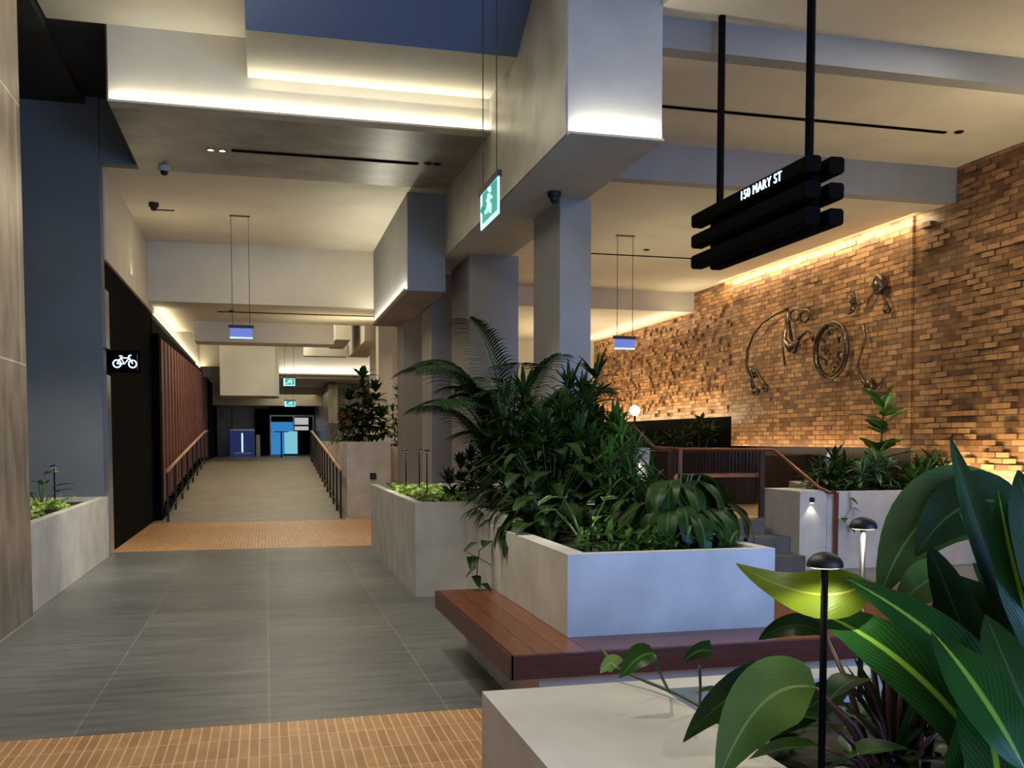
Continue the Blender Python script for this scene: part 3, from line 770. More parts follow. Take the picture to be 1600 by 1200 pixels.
# bicycle sign
bc = (-1.86, 14.2, 2.63)
t = thing('bicycle_sign', 'black projecting sign with a glowing white bicycle symbol on the grey wall corner', 'sign', bc)
part('panel', box(B(), -2.092, -1.66, 14.18, 14.22, 2.48, 2.78), M['blackwall'], t)
def bp(u, v): return (bc[0] + u, 14.172, bc[2] + v)
bm = B()
for s_ in (-1, 1): tube(bm, [bp(s_ * .10 + .05 * math.cos(2 * PI * k / 16) , -.03 + .05 * math.sin(2 * PI * k / 16)) for k in range(17)], .009, 5, False)
for seg_ in ([(-.10, -.03), (-.05, .05), (.06, .05), (.10, -.03)], [(-.05, .05), (-.005, -.03), (.06, .05)], [(-.10, -.03), (-.005, -.03)], [(-.07, .075), (-.03, .075)], [(.06, .05), (.05, .08), (.085, .09)]):
    tube(bm, [bp(*q_) for q_ in seg_], .008, 5)
part('bicycle_symbol', bm, M['text'], t)
part('edge_bar', box(B(), -1.70, -1.692, 14.165, 14.178, 2.52, 2.74), M['steel'], t)

# ------------------------------------------------------------------ ceiling fittings
def fitting(name, bm, mat, label, cat, group=None): return tag(link(name, bm, mat), label, cat, group)
fitting('linear_slot', box(B(), -0.37, 2.0, 12.76, 12.82, 5.185, 5.201), M['blackwall'], 'long black linear ceiling slot in the textured corridor ceiling', 'ceiling slot')
fitting('linear_slot', box(B(), 3.9, 7.86, 9.93, 9.98, 5.185, 5.201), M['blackwall'], 'long black ceiling slot above the hanging street sign', 'ceiling slot')
fitting('linear_slot', box(B(), 5.3, 7.3, 15.75, 15.79, 4.738, 4.751), M['blackwall'], 'thin ceiling slot in the right hall behind the sign', 'ceiling slot')
fitting('linear_slot', box(B(), -0.89, 2.2, 20.05, 20.12, 4.098, 4.111), M['blackwall'], 'thin dark ceiling slot above the foot of the ramp', 'ceiling slot')
def downlight(x, y, z, label, lit=False):
    t = thing('downlight', label, 'light', (x, y, z))
    rg = part('trim_ring', lathe(B(), [(0.055, 0), (0.055, -0.012), (0.04, -0.012), (0.04, 0)], (x, y, z), 16), M['black'] if not lit else M['steel'], t)
    part('lens', lathe(B(), [(0, -0.008), (0.038, -0.008)], (x, y, z), 16), M['lens'] if lit else M['blackwall'], rg)
downlight(-0.62, 12.83, 5.2, 'lit recessed downlight, left one of the bright pair in the textured ceiling', True)
downlight(-0.48, 12.83, 5.2, 'lit recessed downlight, right one of the bright pair in the textured ceiling', True)
downlight(2.12, 12.74, 5.2, 'dark recessed downlight just past the right end of the corridor slot')
downlight(2.24, 12.74, 5.2, 'dark recessed downlight at the far right of the textured ceiling')
downlight(8.0, 9.9, 5.2, 'dark recessed downlight beyond the right end of the slot near the brick wall')
downlight(6.24, 15.25, 4.75, 'dark recessed downlight in the right hall ceiling behind the hanging sign')
downlight(-0.62, 19.9, 4.11, 'dark recessed downlight left of the slot above the foot of the ramp')
def camera_dome(x, y, z, label, mat):
    t = thing('security_camera', label, 'camera', (x, y, z))
    part('base', lathe(B(), [(0, 0), (0.075, 0), (0.075, -0.05), (0.06, -0.07), (0, -0.07)], (x, y, z), 18), mat, t)
    part('dome', lathe(B(), [(0.052, -0.07), (0.047, -0.1), (0.03, -0.118), (0, -0.125)], (x, y, z), 18), M['black'], t, True)
camera_dome(-1.26, 13.75, 5.2, 'white dome security camera on the corridor ceiling near the blue wall', M['plaster'])
camera_dome(-1.62, 15.9, 5.2, 'black dome security camera farther along the left of the corridor ceiling', M['black'])
camera_dome((3.103, 10.241, 4.270)[0], (3.103, 10.241, 4.270)[1], 4.27, 'black dome camera under the bulkhead right of the exit sign', M['black'])
fitting('ceiling_vent', box(B(), -1.62, -1.36, 16.3, 16.36, 5.19, 5.201), M['black'], 'short dark slot vent beside the black dome camera', 'vent')

# ------------------------------------------------------------------ corridor joinery
def ramp_z(y): return 0 if y < 18.9 else min(0.86, (y - 18.9) / 12.1 * 0.86)
t = thing('timber_fin_screen', 'red brown vertical timber fin screen along the left side of the ramp', 'screen', (-2.05, 26.5, 0))
bm = B(); y_ = 20.05
while y_ < 36.0:
    zr = ramp_z(y_ + 0.6); zt = 3.60 + (y_ - 20) * 0.016
    box(bm, -2.078, -2.03, y_, y_ + 0.44, zr + 0.12, zt); box(bm, -2.078, -2.0, y_ + 0.47, y_ + 0.51, zr + 0.12, zt); box(bm, -2.078, -2.06, y_ + 0.44, y_ + 0.74, zr + 0.12, zt, 1); y_ += 0.74
part('fins', bm, [M['fin'], M['edgetimber']], t)
bm = B(); 
for k in range(15):
    ya, yb = 20.0 + k * 1.1, 21.1 + k * 1.1
    za = min(0.86, (ya - 18.9) / 12.1 * 0.86)
    box(bm, -2.05, -1.94, ya, yb, za + 0.02, za + 0.13)
part('kick_board', bm, M['blackwall'], t)
t = link('end_panel', box(B(), 0, 0.12, 0, 0.40, 0, 3.58), M['blackwall']); t.location = (-2.079, 19.6, 0.01)
tag(t, 'black end panel closing the near end of the timber fin screen', 'panel')

def ramp_z(y): return 0 if y < 18.9 else min(0.86, (y - 18.9) / 12.1 * 0.86)
def ramp_rail(x, label, ymin, ymax, n_, mat, lower):
    t = thing('ramp_handrail', label, 'handrail', (x, ymin, 0))
    pts = [(x, ymin, ramp_z(ymin) + 0.96)] + [(x, yy, ramp_z(yy) + 0.97) for yy in (22, 25, 28, 31)] + [(x, ymax, 0.86 + 0.97)]
    part('handrail', tube(B(), pts, 0.036, 8), mat, t, True)
    if lower: part('lower_rail', tube(B(), [(p[0], p[1], p[2] - 0.80) for p in pts], 0.016, 6), M['black'], t, True)
    for k in range(n_):
        yy = ymin + 0.05 + (ymax - ymin - 0.1) * k / (n_ - 1)
        part('post', box(B(), x - 0.02, x + 0.02, yy - 0.02, yy + 0.02, ramp_z(yy), ramp_z(yy) + 0.95), M['black'], t)
ramp_rail(-1.80, 'timber topped handrail on the left side of the ramp, in front of the fins', 19.05, 32.2, 9, M['lighttimber'], True)
ramp_rail(1.42, 'handrail with dark posts on the right side of the ramp beside the planter', 19.1, 31.8, 13, M['lighttimber'], True)

# far end: doors, kiosks, pictures
t = thing('glazed_door', 'far glazed entrance with bright blue view at the end of the corridor', 'door', (1.2, 45.9, 0.86))
part('frame', box(box(box(box(B(), 0.2, 0.26, 45.9, 45.98, 0.86, 2.72), 2.14, 2.2, 45.9, 45.98, 0.86, 2.72), 0.26, 2.14, 45.9, 45.98, 2.66, 2.72), 1.24, 1.30, 45.9, 45.98, 0.86, 2.66), M['steel'], t)
part('blue_pane', box(B(), 0.26, 1.24, 45.93, 45.96, 0.9, 2.40), M['screen'], t)
part('dark_transom', box(B(), 0.26, 1.24, 45.93, 45.96, 2.40, 2.66), M['blackwall'], t)
part('white_sign_pane', box(box(B(), 1.32, 1.95, 45.93, 45.96, 2.28, 2.6), 1.32, 1.95, 45.93, 45.96, 2.02, 2.2), M['white_e'], t)
part('dark_pane', box(B(), 1.32, 2.12, 45.965, 45.98, 0.88, 2.65), M['blackwall'], t)
t = thing('display_screen', 'glowing pale teal display screen standing before the far doors', 'screen', (1.15, 44.0, 0.86))
part('panel', box(B(), 0.82, 1.38, 44.0, 44.08, 0.95, 1.95), M['screen2'], t); part('base', box(B(), 0.78, 1.42, 43.9, 44.2, 0.86, 0.95), M['black'], t)
t = thing('ticket_kiosk', 'dark blue lit kiosk against the left wall at the far end', 'kiosk', (-0.95, 42.0, 0.86))
part('body', box(B(), -1.45, -0.45, 42.0, 42.5, 0.86, 2.02), M['kiosk'], t)
part('bright_line', box(B(), -0.98, -0.92, 41.97, 41.999, 1.05, 1.85), M['exitwhite'], t)
part('frame', box(box(B(), -1.45, -0.45, 41.96, 41.999, 1.95, 2.02), -1.3, -0.6, 41.96, 41.999, 0.98, 1.04), M['steel'], t)
t = link('bollard_post', box(B(), -0.38, -0.22, 41.0, 41.16, 0.86, 1.78), M['concrete']); tag(t, 'short pale post beside the dark blue kiosk', 'post')
t = thing('bistro_table', 'tall thin dark table silhouetted before the blue doors', 'table', (0.62, 40.0, 0.86))
part('tabletop', lathe(B(), [(0, 0), (0.3, 0), (0.3, 0.03), (0, 0.03)], (0.62, 40.0, 1.88), 16), M['black'], t); part('leg', tube(B(), [(0.62, 40, 0.86), (0.62, 40, 1.88)], 0.03), M['black'], t)
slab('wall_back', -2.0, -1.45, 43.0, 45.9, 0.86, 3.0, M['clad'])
slab('wall_back', -0.45, 0.2, 45.6, 45.9, 0.86, 3.0, M['blackwall'])
slab('wall_back', 0.2, 2.2, 45.8, 45.9, 2.72, 3.1, M['blackwall'])
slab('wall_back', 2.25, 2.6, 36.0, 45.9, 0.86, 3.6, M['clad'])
for i, (u0, lab) in enumerate(((2.9, 'dark framed picture on the far beige wall, beside the ramp planting'), )):
    t = thing('wall_picture', lab, 'picture', (u0, 36.95, 2.3))
    part('frame', box(B(), u0 - 0.35, u0 + 0.35, 36.93, 36.99, 1.95, 2.75), M['blackwall'], t)
    part('canvas', box(B(), u0 - 0.28, u0 + 0.28, 36.915, 36.929, 2.02, 2.68), M['fin'], t)
t = link('wall_mirror', lathe(B(), [(0, 0), (0.45, 0), (0.45, 0.04), (0, 0.04)], (0, 0, 0), 24), M['plaster']); t.rotation_euler = (PI / 2, 0, 0); t.location = (4.25, 36.97, 2.85)
tag(t, 'pale round disc on the far beige wall behind the dark tree', 'wall disc')

# ------------------------------------------------------------------ planting
def prof(kind, t):
    if kind == 'lance': return (math.sin(PI * min(1, t * 0.98 + 0.02)) ** 0.75) * (1 - 0.25 * t)
    if kind == 'ovate': return (math.sin(PI * t ** 0.72) ** 0.8) if 0 < t < 1 else 0.0
    if kind == 'strap': return min(1, t * 6 + 0.35) * min(1, (1 - t) * 2.2) ** 0.8
    if kind == 'heart': return min(1.0, (t * 9) ** 0.5) * (1 - t) ** 0.55 * 1.05
    return 1 - t

def leaf(bm, a, m, b, width, kind='lance', up=(0, 0, 1), n=9, fold=0.25, wave=0.0, roll=0.0):
    """one leaf blade with real curvature along a quadratic arc a > m > b"""
    uvl = bm.loops.layers.uv.verify()
    a, m, b = Vector(a), Vector(m), Vector(b); up = Vector(up)
    rows = []
    ph = random.uniform(0, 6)
    for i in range(n + 1):
        t = i / n
        p = a * (1 - t) ** 2 + m * 2 * t * (1 - t) + b * t * t
        d = ((m - a) * (1 - t) + (b - m) * t)
        if d.length < 1e-6: d = b - a
        d.normalize()
        s = d.cross(up)
        if s.length < 1e-3: s = d.cross(Vector((1, 0.3, 0)))
        s.normalize(); nn = s.cross(d).normalized()
        if roll: s, nn = s * math.cos(roll) + nn * math.sin(roll), nn * math.cos(roll) - s * math.sin(roll)
        w = max(0.0, prof(kind, t)) * width * 0.5
        w = max(w, width * 0.012)
        row = []
        for q in (-1, -0.5, 0, 0.5, 1):
            h = abs(q) * w * fold + wave * w * math.sin(t * 14 + ph + q) * abs(q)
            row.append(bm.verts.new(p + s * (q * w) + nn * h))
        rows.append(row)
    for i in range(n):
        for k in range(4):
            f = bm.faces.new((rows[i][k], rows[i][k + 1], rows[i + 1][k + 1], rows[i + 1][k])); f.smooth = True
            us = (k / 4, (k + 1) / 4, (k + 1) / 4, k / 4); vs_ = (i / n, i / n, (i + 1) / n, (i + 1) / n)
            for lp, uu, vv in zip(f.loops, us, vs_): lp[uvl].uv = (uu, vv)

def leaves_obj(name, bm, mat, parent): 
    bmesh.ops.translate(bm, verts=bm.verts[:], vec=-Vector(parent_world(parent)))
    return link(name, bm, mat, parent, 'keep')

def dirv(az, el): return Vector((math.cos(az) * math.cos(el), math.sin(az) * math.cos(el), math.sin(el)))

def rosette(bm, o, n_, L, W, el0=20, el1=80, droop=0.5, kind='lance', fold=0.3, nn=7, up=(0, 0, 1)):
    o = Vector(o); az0 = random.uniform(0, 6)
    for i in range(n_):
        az = az0 + i * 2.399 + random.uniform(-.2, .2)
        el = R(random.uniform(el0, el1)); l_ = L * random.uniform(0.75, 1.1)
        d = dirv(az, el); m_ = o + d * l_ * 0.5
        e = o + d * l_ - Vector((0, 0, droop * l_ * math.cos(el))) 
        leaf(bm, o, m_, e, W * random.uniform(.8, 1.1), kind, n=nn, fold=fold, wave=0.05)

def cane_plant(name, label, base, canes, L, W, nl, mat, el=(0, 75), droop=0.45, group=None, spread=0.25, tiers=3, gap=0.16, kind='lance'):
    """upright canes carrying whorls of leaves"""
    t = thing(name, label, 'plant', base, group)
    bl, bs = B(), B()
    base = Vector(base)
    for dx, dy, h in canes:
        top = base + Vector((dx, dy, h))
        foot = base + Vector((dx * 0.4, dy * 0.4, -0.02))
        tube(bs, [foot, (foot + top) / 2 + Vector((random.uniform(-.03, .03), random.uniform(-.03, .03), 0)), top], [0.014, 0.012, 0.008], 6)
        for k in range(tiers):
            c = top - Vector((0, 0, gap * k))
            rosette(bl, c, nl, L * (1 - 0.04 * k), W, el[0] if k else max(el[0], 25), el[1] - 18 * k, droop, kind)
    leaves_obj('foliage', bl, mat, t); part('stem', bs, M['trunk'], t)
    return t

def palm(name, label, base, fronds, mat, cat='palm'):
    t = thing(name, label, cat, base); base = Vector(base)
    bl, bs = B(), B()
    for az, el, L, droop, nlf, ll in fronds:
        az = R(az); el = R(el); d = dirv(az, el)
        p0 = base + Vector((math.cos(az) * .03, math.sin(az) * .03, 0)); pm = p0 + d * L * 0.62
        pe = p0 + d * L + Vector((math.cos(az) * L * .20, math.sin(az) * L * .20, -droop * L))
        pts = [p0 * (1 - s) ** 2 + pm * 2 * s * (1 - s) + pe * s * s for s in [i / 10 for i in range(11)]]
        tube(bs, pts, [0.013 - 0.001 * i for i in range(11)], 5)
        side = d.cross(Vector((0, 0, 1))).normalized()
        for i in range(nlf):
            s = 0.28 + 0.70 * i / (nlf - 1)
            c = p0 * (1 - s) ** 2 + pm * 2 * s * (1 - s) + pe * s * s
            tg = ((pm - p0) * (1 - s) + (pe - pm) * s).normalized()
            for sd in (-1, 1):
                l_ = ll * (0.55 + 0.75 * math.sin(PI * (0.15 + 0.8 * (s - .28) / .7))) * random.uniform(.88, 1.08)
                dd = (side * sd * 0.8 + tg * 0.62 + Vector((0, 0, 0.12))).normalized()
                e = c + dd * l_ - Vector((0, 0, 0.42 * l_)); mm = c + dd * l_ * .5
                leaf(bl, c, mm, e, 0.034, 'lance', n=4, fold=0.3)
    leaves_obj('fronds', bl, mat, t); part('stalks', bs, M['stem'], t)
    return t

def broad_plant(name, label, base, specs, mat, kind='heart', stalk='stem', group=None, cat='plant', wave=0.08):
    """specs: (azimuth, elevation, petiole length, blade length, blade width, droop)"""
    t = thing(name, label, cat, base, group); base = Vector(base); bl, bs = B(), B()
    for az, el, pl, L, W, dr in specs:
        d = dirv(R(az), R(el)); p1 = base + d * pl
        h = Vector((math.cos(R(az)), math.sin(R(az)), 0))
        tube(bs, [base, base + d * pl * .5 + Vector((0, 0, pl * .06)), p1], [.010, .008, .006], 5)
        m_ = p1 + (h * 0.6 + Vector((0, 0, .25 - dr * .3))).normalized() * L * .5
        e = p1 + h * L * (0.95 - .45 * dr) + Vector((0, 0, .12 * L - dr * L * .75))
        leaf(bl, p1 - h * 0.01, m_, e, W, kind, n=9, fold=0.18, wave=wave)
    leaves_obj('foliage', bl, mat, t); part('stalks', bs, M[stalk], t)
    return t

def rand_broad(n_, pl, L, W, el=(20, 80), dr=(0.2, 0.9), az=(0, 360)):
    return [(random.uniform(*az), random.uniform(*el), pl * random.uniform(.6, 1.15), L * random.uniform(.75, 1.15), W * random.uniform(.8, 1.15), random.uniform(*dr)) for _ in range(n_)]

def groundcover(label, cells, z, L, W, mat, dens=60, cat='groundcover', kind='ovate', h=0.12, stuff=True):
    """a low carpet of small leaves over the rectangles in cells"""
    bm = B(); x_, y_ = cells[0][0], cells[0][2]
    for (x0, x1, y0, y1) in cells:
        for _ in range(int(dens * (x1 - x0) * (y1 - y0))):
            o = Vector((random.uniform(x0, x1), random.uniform(y0, y1), z + random.uniform(0, h)))
            az = random.uniform(0, 6.28); d = dirv(az, R(random.uniform(5, 60))); l_ = L * random.uniform(.7, 1.2)
            leaf(bm, o, o + d * l_ * .55, o + d * l_ - Vector((0, 0, .35 * l_)), W, kind, n=4, fold=.25)
    o = link('groundcover', bm, mat, None, 'keep'); o['kind'] = 'stuff'
    return tag(o, label, cat)

def vine(name, label, pts, leaves, mat, cat='vine'):
    t = thing(name, label, cat, pts[0]); bs = B()
    tube(bs, pts, 0.004, 5); part('stem', bs, M['stem'], t)
    bl = B()
    for c, az, el, L, W in leaves:
        c = Vector(c); d = dirv(R(az), R(el))
        leaf(bl, c, c + d * L * .5, c + d * L - Vector((0, 0, .2 * L)), W, 'heart', n=7, fold=.2)
    leaves_obj('leaves', bl, mat, t)
    return t

random.seed(11)
# --- middle bed
palm('kentia_palm', 'tall dark palm with arching feathery fronds in the middle planter before the blue column', (2.45, 9.6, 0.87),
     [(az, el + 4, L * (1.12 if not 140 < az < 280 else 1.36), dr * .8, 38, ll * 1.05) for az, el, L, dr, ll in ((178, 78, 1.95, .55, .40), (205, 72, 1.9, .55, .40), (150, 76, 1.85, .5, .40), (0, 76, 1.85, .45, .38), (340, 72, 1.9, .5, .38), (262, 78, 1.75, .5, .36),
      (100, 80, 1.8, .4, .36), (190, 68, 1.35, .5, .38), (225, 62, 1.6, .55, .36), (20, 64, 1.6, .5, .36), (300, 62, 1.55, .55, .36), (215, 84, 1.9, .35, .36), (320, 84, 1.9, .35, .36), (240, 56, 1.2, .5, .34), (200, 80, 1.5, .5, .4), (170, 82, 1.4, .5, .4), (60, 70, 1.6, .5, .36), (10, 80, 1.7, .5, .38), (350, 50, 1.35, .5, .34), (280, 40, 1.15, .5, .32), (250, 70, 1.5, .5, .34), (310, 70, 1.6, .5, .34))], M['leaf_palm'])
cane_plant('bamboo_palm', 'dense dark cane plant with narrow leaves below the palm crown', (2.46, 8.5, 0.85),
     [(random.uniform(-.45, .5), random.uniform(-.4, .5), random.uniform(.35, 1.25)) for _ in range(16)], .36, .042, 16, M['leaf_deep'], tiers=5, gap=.15)
cane_plant('dracaena', 'tall dark green dracaena with broad glossy leaves in front of the square column', (2.62, 8.0, 0.80),
     [(-.12, 0, 1.0), (.16, .1, 1.04), (.30, -.2, .8), (-.05, -.25, .75), (.38, .0, .5), (.1, .3, .9), (-.3, .1, .85), (.30, .2, .8), (.0, -.1, .55), (.25, -.1, .5), (-.2, -.1, .6)], .34, .07, 14, M['leaf_dark'], el=(5, 82), tiers=5, gap=.13)
cane_plant('cordyline', 'dark spiky cordyline at the right edge of the middle bed', (2.80, 7.1, 0.8),
     [(-.05, 0, .48), (.12, -.1, .38), (-.2, .1, .5), (.0, .1, .3)], .32, .055, 14, M['leaf_deep'], el=(0, 78), tiers=4, gap=.14)
cane_plant('lady_palm', 'fresh green fine leaved plant standing out among the dark middle foliage', (2.42, 6.35, 0.85),
     [(0, 0, .72), (.12, .06, .62), (-.10, -.06, .54), (.04, -.12, .42), (.1, -.1, .3)], .26, .026, 20, M['leaf_mid'], el=(10, 82), tiers=4, gap=.11, droop=.7)
broad_plant('philodendron', 'broad leaved dark plant spilling over the left end of the bench planter', (1.98, 6.6, 0.86),
     rand_broad(34, .30, .32, .18, (15, 80), (.3, 1.0)) + [(200, 15, .25, .32, .16, 1.0), (180, 20, .28, .30, .16, 1.0), (225, 20, .2, .3, .15, 1.0), (190, 5, .2, .3, .15, 1.2)], M['leaf_dark'])
broad_plant('philodendron', 'tangled mid height leafy plant filling the centre of the bench planter', (2.2, 7.3, 0.86),
     rand_broad(55, .60, .30, .15, (30, 88), (.2, .9)), M['leaf_deep'])
broad_plant('peace_lily', 'bright lit broad leaf plant beside the stake lamp in the middle bed', (2.0, 5.9, 0.86),
     [(200, 62, .36, .26, .12, .35), (20, 60, .34, .24, .14, .25), (340, 50, .3, .2, .08, .4), (150, 50, .3, .2, .08, .5)], M['leaf_var'])
cane_plant('dark_shrub', 'dark bushy shrub behind the left corner of the bench planter', (2.35, 7.6, 0.85), [(random.uniform(-.35, .5), random.uniform(-.4, .4), random.uniform(.2, .75)) for _ in range(12)], .28, .065, 14, M['leaf_deep'], tiers=3, gap=.12)
cane_plant('dark_shrub', 'low dark shrub between the lime groundcover and the palm', (2.1, 9.75, 0.87), [(-.15, 0, .38), (.15, .1, .55), (.05, -.12, .35), (.3, .0, .6), (-.25, .1, .22), (0, .2, .45)], .24, .06, 14, M['leaf_deep'], tiers=3, gap=.12)
# drooping dome at the right
broad_plant('weeping_foliage_plant', 'large dome shaped plant with drooping glossy leaves on the right of the bench planter', (2.56, 5.75, 0.86),
     [(az + j * 18, el + j * 4, pl * 1.5, .40, .13, 1.2) for j in (0, 1) for az, el, pl in ((0, 40, .30), (25, 55, .3), (330, 38, .28), (300, 45, .25), (270, 40, .25), (240, 45, .25), (200, 55, .24), (180, 45, .26), (150, 60, .3), (90, 70, .3), (60, 60, .3), (350, 70, .33), (310, 70, .3), (220, 72, .3), (280, 75, .28), (20, 75, .32), (255, 60, .22), (340, 55, .2), (290, 25, .18), (230, 25, .16))]
     + rand_broad(30, .42, .34, .12, (35, 85), (.8, 1.1)), M['leaf_dark'], kind='ovate')
groundcover('low mixed green ferny edging along the front rim of the bench planter', [(1.82, 2.74, 5.29, 5.6)], 0.86, .14, .034, M['leaf_mid'], 800, h=.13, kind='lance')
groundcover('ivy like low leaves filling the bench planter soil', [(1.86, 2.72, 5.6, 6.8), (2.12, 2.8, 6.9, 9.2)], 0.86, .14, .06, M['leaf_dark'], 150, h=.2)
groundcover('bright lime green groundcover in the tall corridor planter', [(1.52, 2.15, 9.48, 12.4)], 0.88, .11, .065, M['leaf_lime'], 330, h=.10)
groundcover('bright lime green clump of leaves in the left wall planter', [(-2.75, -2.17, 9.4, 12.2)], 0.75, .13, .08, M['leaf_lime'], 130, h=.12)
vine('trailing_vine', 'leafy vine trailing down the white planter end onto the timber bench', [(1.88, 6.98, .9), (1.80, 7.02, .85), (1.64, 6.98, .80), (1.52, 6.9, .74), (1.50, 6.88, .62), (1.49, 6.86, .52), (1.52, 6.85, .47)],
     [((1.50, 6.88, .80), 200, -20, .13, .10), ((1.47, 6.88, .70), 250, -40, .12, .10), ((1.50, 6.86, .62), 180, -30, .11, .09), ((1.48, 6.86, .56), 280, -40, .10, .08), ((1.53, 6.85, .50), 300, -20, .10, .08), ((1.60, 6.95, .80), 240, 0, .14, .11)], M['leaf_dark'])
vine('trailing_vine', 'small vine creeping over the white low wall at the right end of the bench planter', [(2.75, 5.5, .93), (2.95, 5.75, .88), (3.05, 6.1, .83), (3.2, 6.0, .815), (3.28, 5.95, .81)],
     [((2.8 + .07 * k, 5.75 + (.12 if k % 2 else -.05), .86 - .005 * k), 200 + 50 * k, 20, .075, .06) for k in range(8)], M['leaf_dark'])

# --- left bed
broad_plant('rubber_plant', 'dark upright leafy plant in the left planter against the grey wall', (-2.45, 11.75, .75),
     [(90, 80, .3, .30, .12, .0), (0, 65, .3, .26, .10, .0), (30, 55, .25, .24, .10, .0), (180, 60, .3, .24, .1, .2), (270, 70, .35, .26, .11, .1), (330, 60, .1, .2, .1, .1), (60, 80, .42, .22, .1, 0), (200, 75, .2, .25, .1, .2)], M['leaf_dark'], kind='ovate')

# --- right bed
t = broad_plant('fiddle_leaf_fig', 'young fig tree with large upright leaves in front of the brick wall', (8.05, 11.3, 0.87),
     [], M['leaf_dark'])
bl = B(); bs = B(); tube(bs, [(8.05, 11.3, .87), (8.03, 11.32, 1.3), (8.06, 11.3, 2.05)], [.018, .015, .01], 6)
for k in range(19):
    z_ = 1.0 + k * .058; az = k * 2.4; el = R(random.uniform(15, 40) + (25 if k > 15 else 0)); c = Vector((8.05, 11.3, z_)); d = dirv(az, el); l_ = .50 if 4 < k < 18 else .40
    if k in (9, 10): continue
    leaf(bl, c, c + d * l_ * .6, c + d * l_ - Vector((0, 0, .07)), .27, 'ovate', n=7, fold=.15, wave=.1)
leaves_obj('foliage', bl, M['leaf_mid'], t); part('trunk', bs, M['trunk'], t)
for ch in list(t.children):
    if len(ch.data.vertices) == 0: bpy.data.objects.remove(ch)
for i, (px_, py_, h_, lab, mt) in enumerate(((7.55, 10.75, .30, 'spiky variegated plant brightly lit above the pinkish planter rim', 'leaf_var'), (7.0, 10.9, .16, 'dark arching leafy plant at the left end of the right bed', 'leaf_dark'), (7.35, 11.35, .3, 'dark leafy plant at the back left of the right bed', 'leaf_deep'), (8.45, 10.8, .3, 'dark leafy plant at the foot of the fig, right side', 'leaf_dark'), (8.1, 10.5, .12, 'drooping leafy plant spilling over the pinkish planter rim', 'leaf_mid'))):
    cane_plant('dracaena' if mt == 'leaf_var' else 'dark_shrub', lab, (px_, py_, .87), [(0, 0, h_ + .08), (.2, .05, h_ * .8 + .05), (-.18, 0, h_ * .7 + .05), (.05, .15, h_ * .9)], .38, .065, 14, M[mt], el=(0, 70), tiers=2, gap=.1, droop=.6)
broad_plant('hanging_foliage', 'large leaves hanging over the front of the pinkish planter below the fig', (7.95, 10.35, .93), [(270, 10, .1, .3, .14, 1.2), (250, 10, .08, .28, .14, 1.2), (290, 15, .1, .3, .15, 1.2), (230, 0, .1, .26, .12, 1.2), (310, 0, .1, .26, .12, 1.3)], M['leaf_mid'])
groundcover('dark low foliage covering the soil of the right bed', [(6.68, 8.8, 10.35, 10.95), (7.7, 8.8, 10.95, 12.6)], .87, .2, .08, M['leaf_deep'], 110, h=.15)
vine('trailing_vine', 'thin vine hanging down the pinkish planter beside the copper post', [(6.80, 10.3, .93), (6.8, 10.17, .92), (6.82, 10.16, .75), (6.74, 10.17, .6), (6.8, 10.16, .45)],
     [((6.8, 10.15, .86), 300, -30, .11, .09), ((6.84, 10.15, .74), 320, -20, .10, .08), ((6.74, 10.15, .62), 220, -20, .10, .09), ((6.78, 10.15, .52), 290, -30, .11, .09), ((6.66, 10.15, .60), 200, 0, .09, .08)], M['leaf_dark'])
t = thing('spathe_flower', 'single white flower bud rising from the dark right bed', 'flower', (7.3, 11.4, .88))
part('stalk', tube(B(), [(7.3, 11.4, .88), (7.31, 11.4, 1.25)], .006, 5), M['stem'], t)
bl = B(); leaf(bl, (7.31, 11.4, 1.22), (7.28, 11.35, 1.33), (7.31, 11.4, 1.42), .10, 'ovate'); leaves_obj('petal', bl, M['petal'], t)
# back left bed above the booth
for x_, y_, lab in ((6.2, 15.3, 'leafy plant lit at the left of the bed behind the booth'), (6.9, 15.6, 'leafy plant in the middle of the bed behind the booth'), (7.55, 15.9, 'tallest leafy plant of the bed behind the booth, against the bricks'), (5.5, 15.2, 'dark plant near the globe lamp in the bed behind the booth')):
    h_ = .55 if 'tallest' in lab else .25
    cane_plant('dracaena', lab, (x_, y_, 1.3), [(0, 0, h_), (.2, 0, h_ * .7), (-.2, .1, h_ * .6)], .36, .07, 10, M['leaf_dark'], tiers=2, gap=.14)
slab('trim_75', 4.3, 9.3, 14.9, 16.6, 0.56, 1.30, M['soil'])

# --- far beds by the ramp
cane_plant('fig_tree', 'dark bushy tree on the mauve ramp planter', (2.15, 22.0, 1.45), [(0, 0, 1.5), (.3, .1, 1.2), (-.3, 0, 1.0), (.1, -.1, .8), (-.1, .3, .6), (.4, -.2, .6)], .42, .13, 16, M['leaf_deep'], tiers=5, gap=.2)
cane_plant('slim_shrub', 'slim upright dark shrub on the smaller cream planter, right of the bushy tree', (2.72, 20.4, 1.36), [(0, 0, 1.25), (.1, .1, 1.0), (-.1, 0, .8), (0, .1, .5)], .22, .05, 10, M['leaf_dark'], tiers=5, gap=.17)
cane_plant('creeping_shrub', 'low black green shrub creeping over the left edge of the ramp planter', (1.75, 21.5, 1.45), [(-.1, 0, .35), (.2, .2, .5), (0, -.4, .2), (-.1, .8, .3)], .34, .08, 10, M['leaf_deep'], tiers=2, gap=.15, droop=.8)

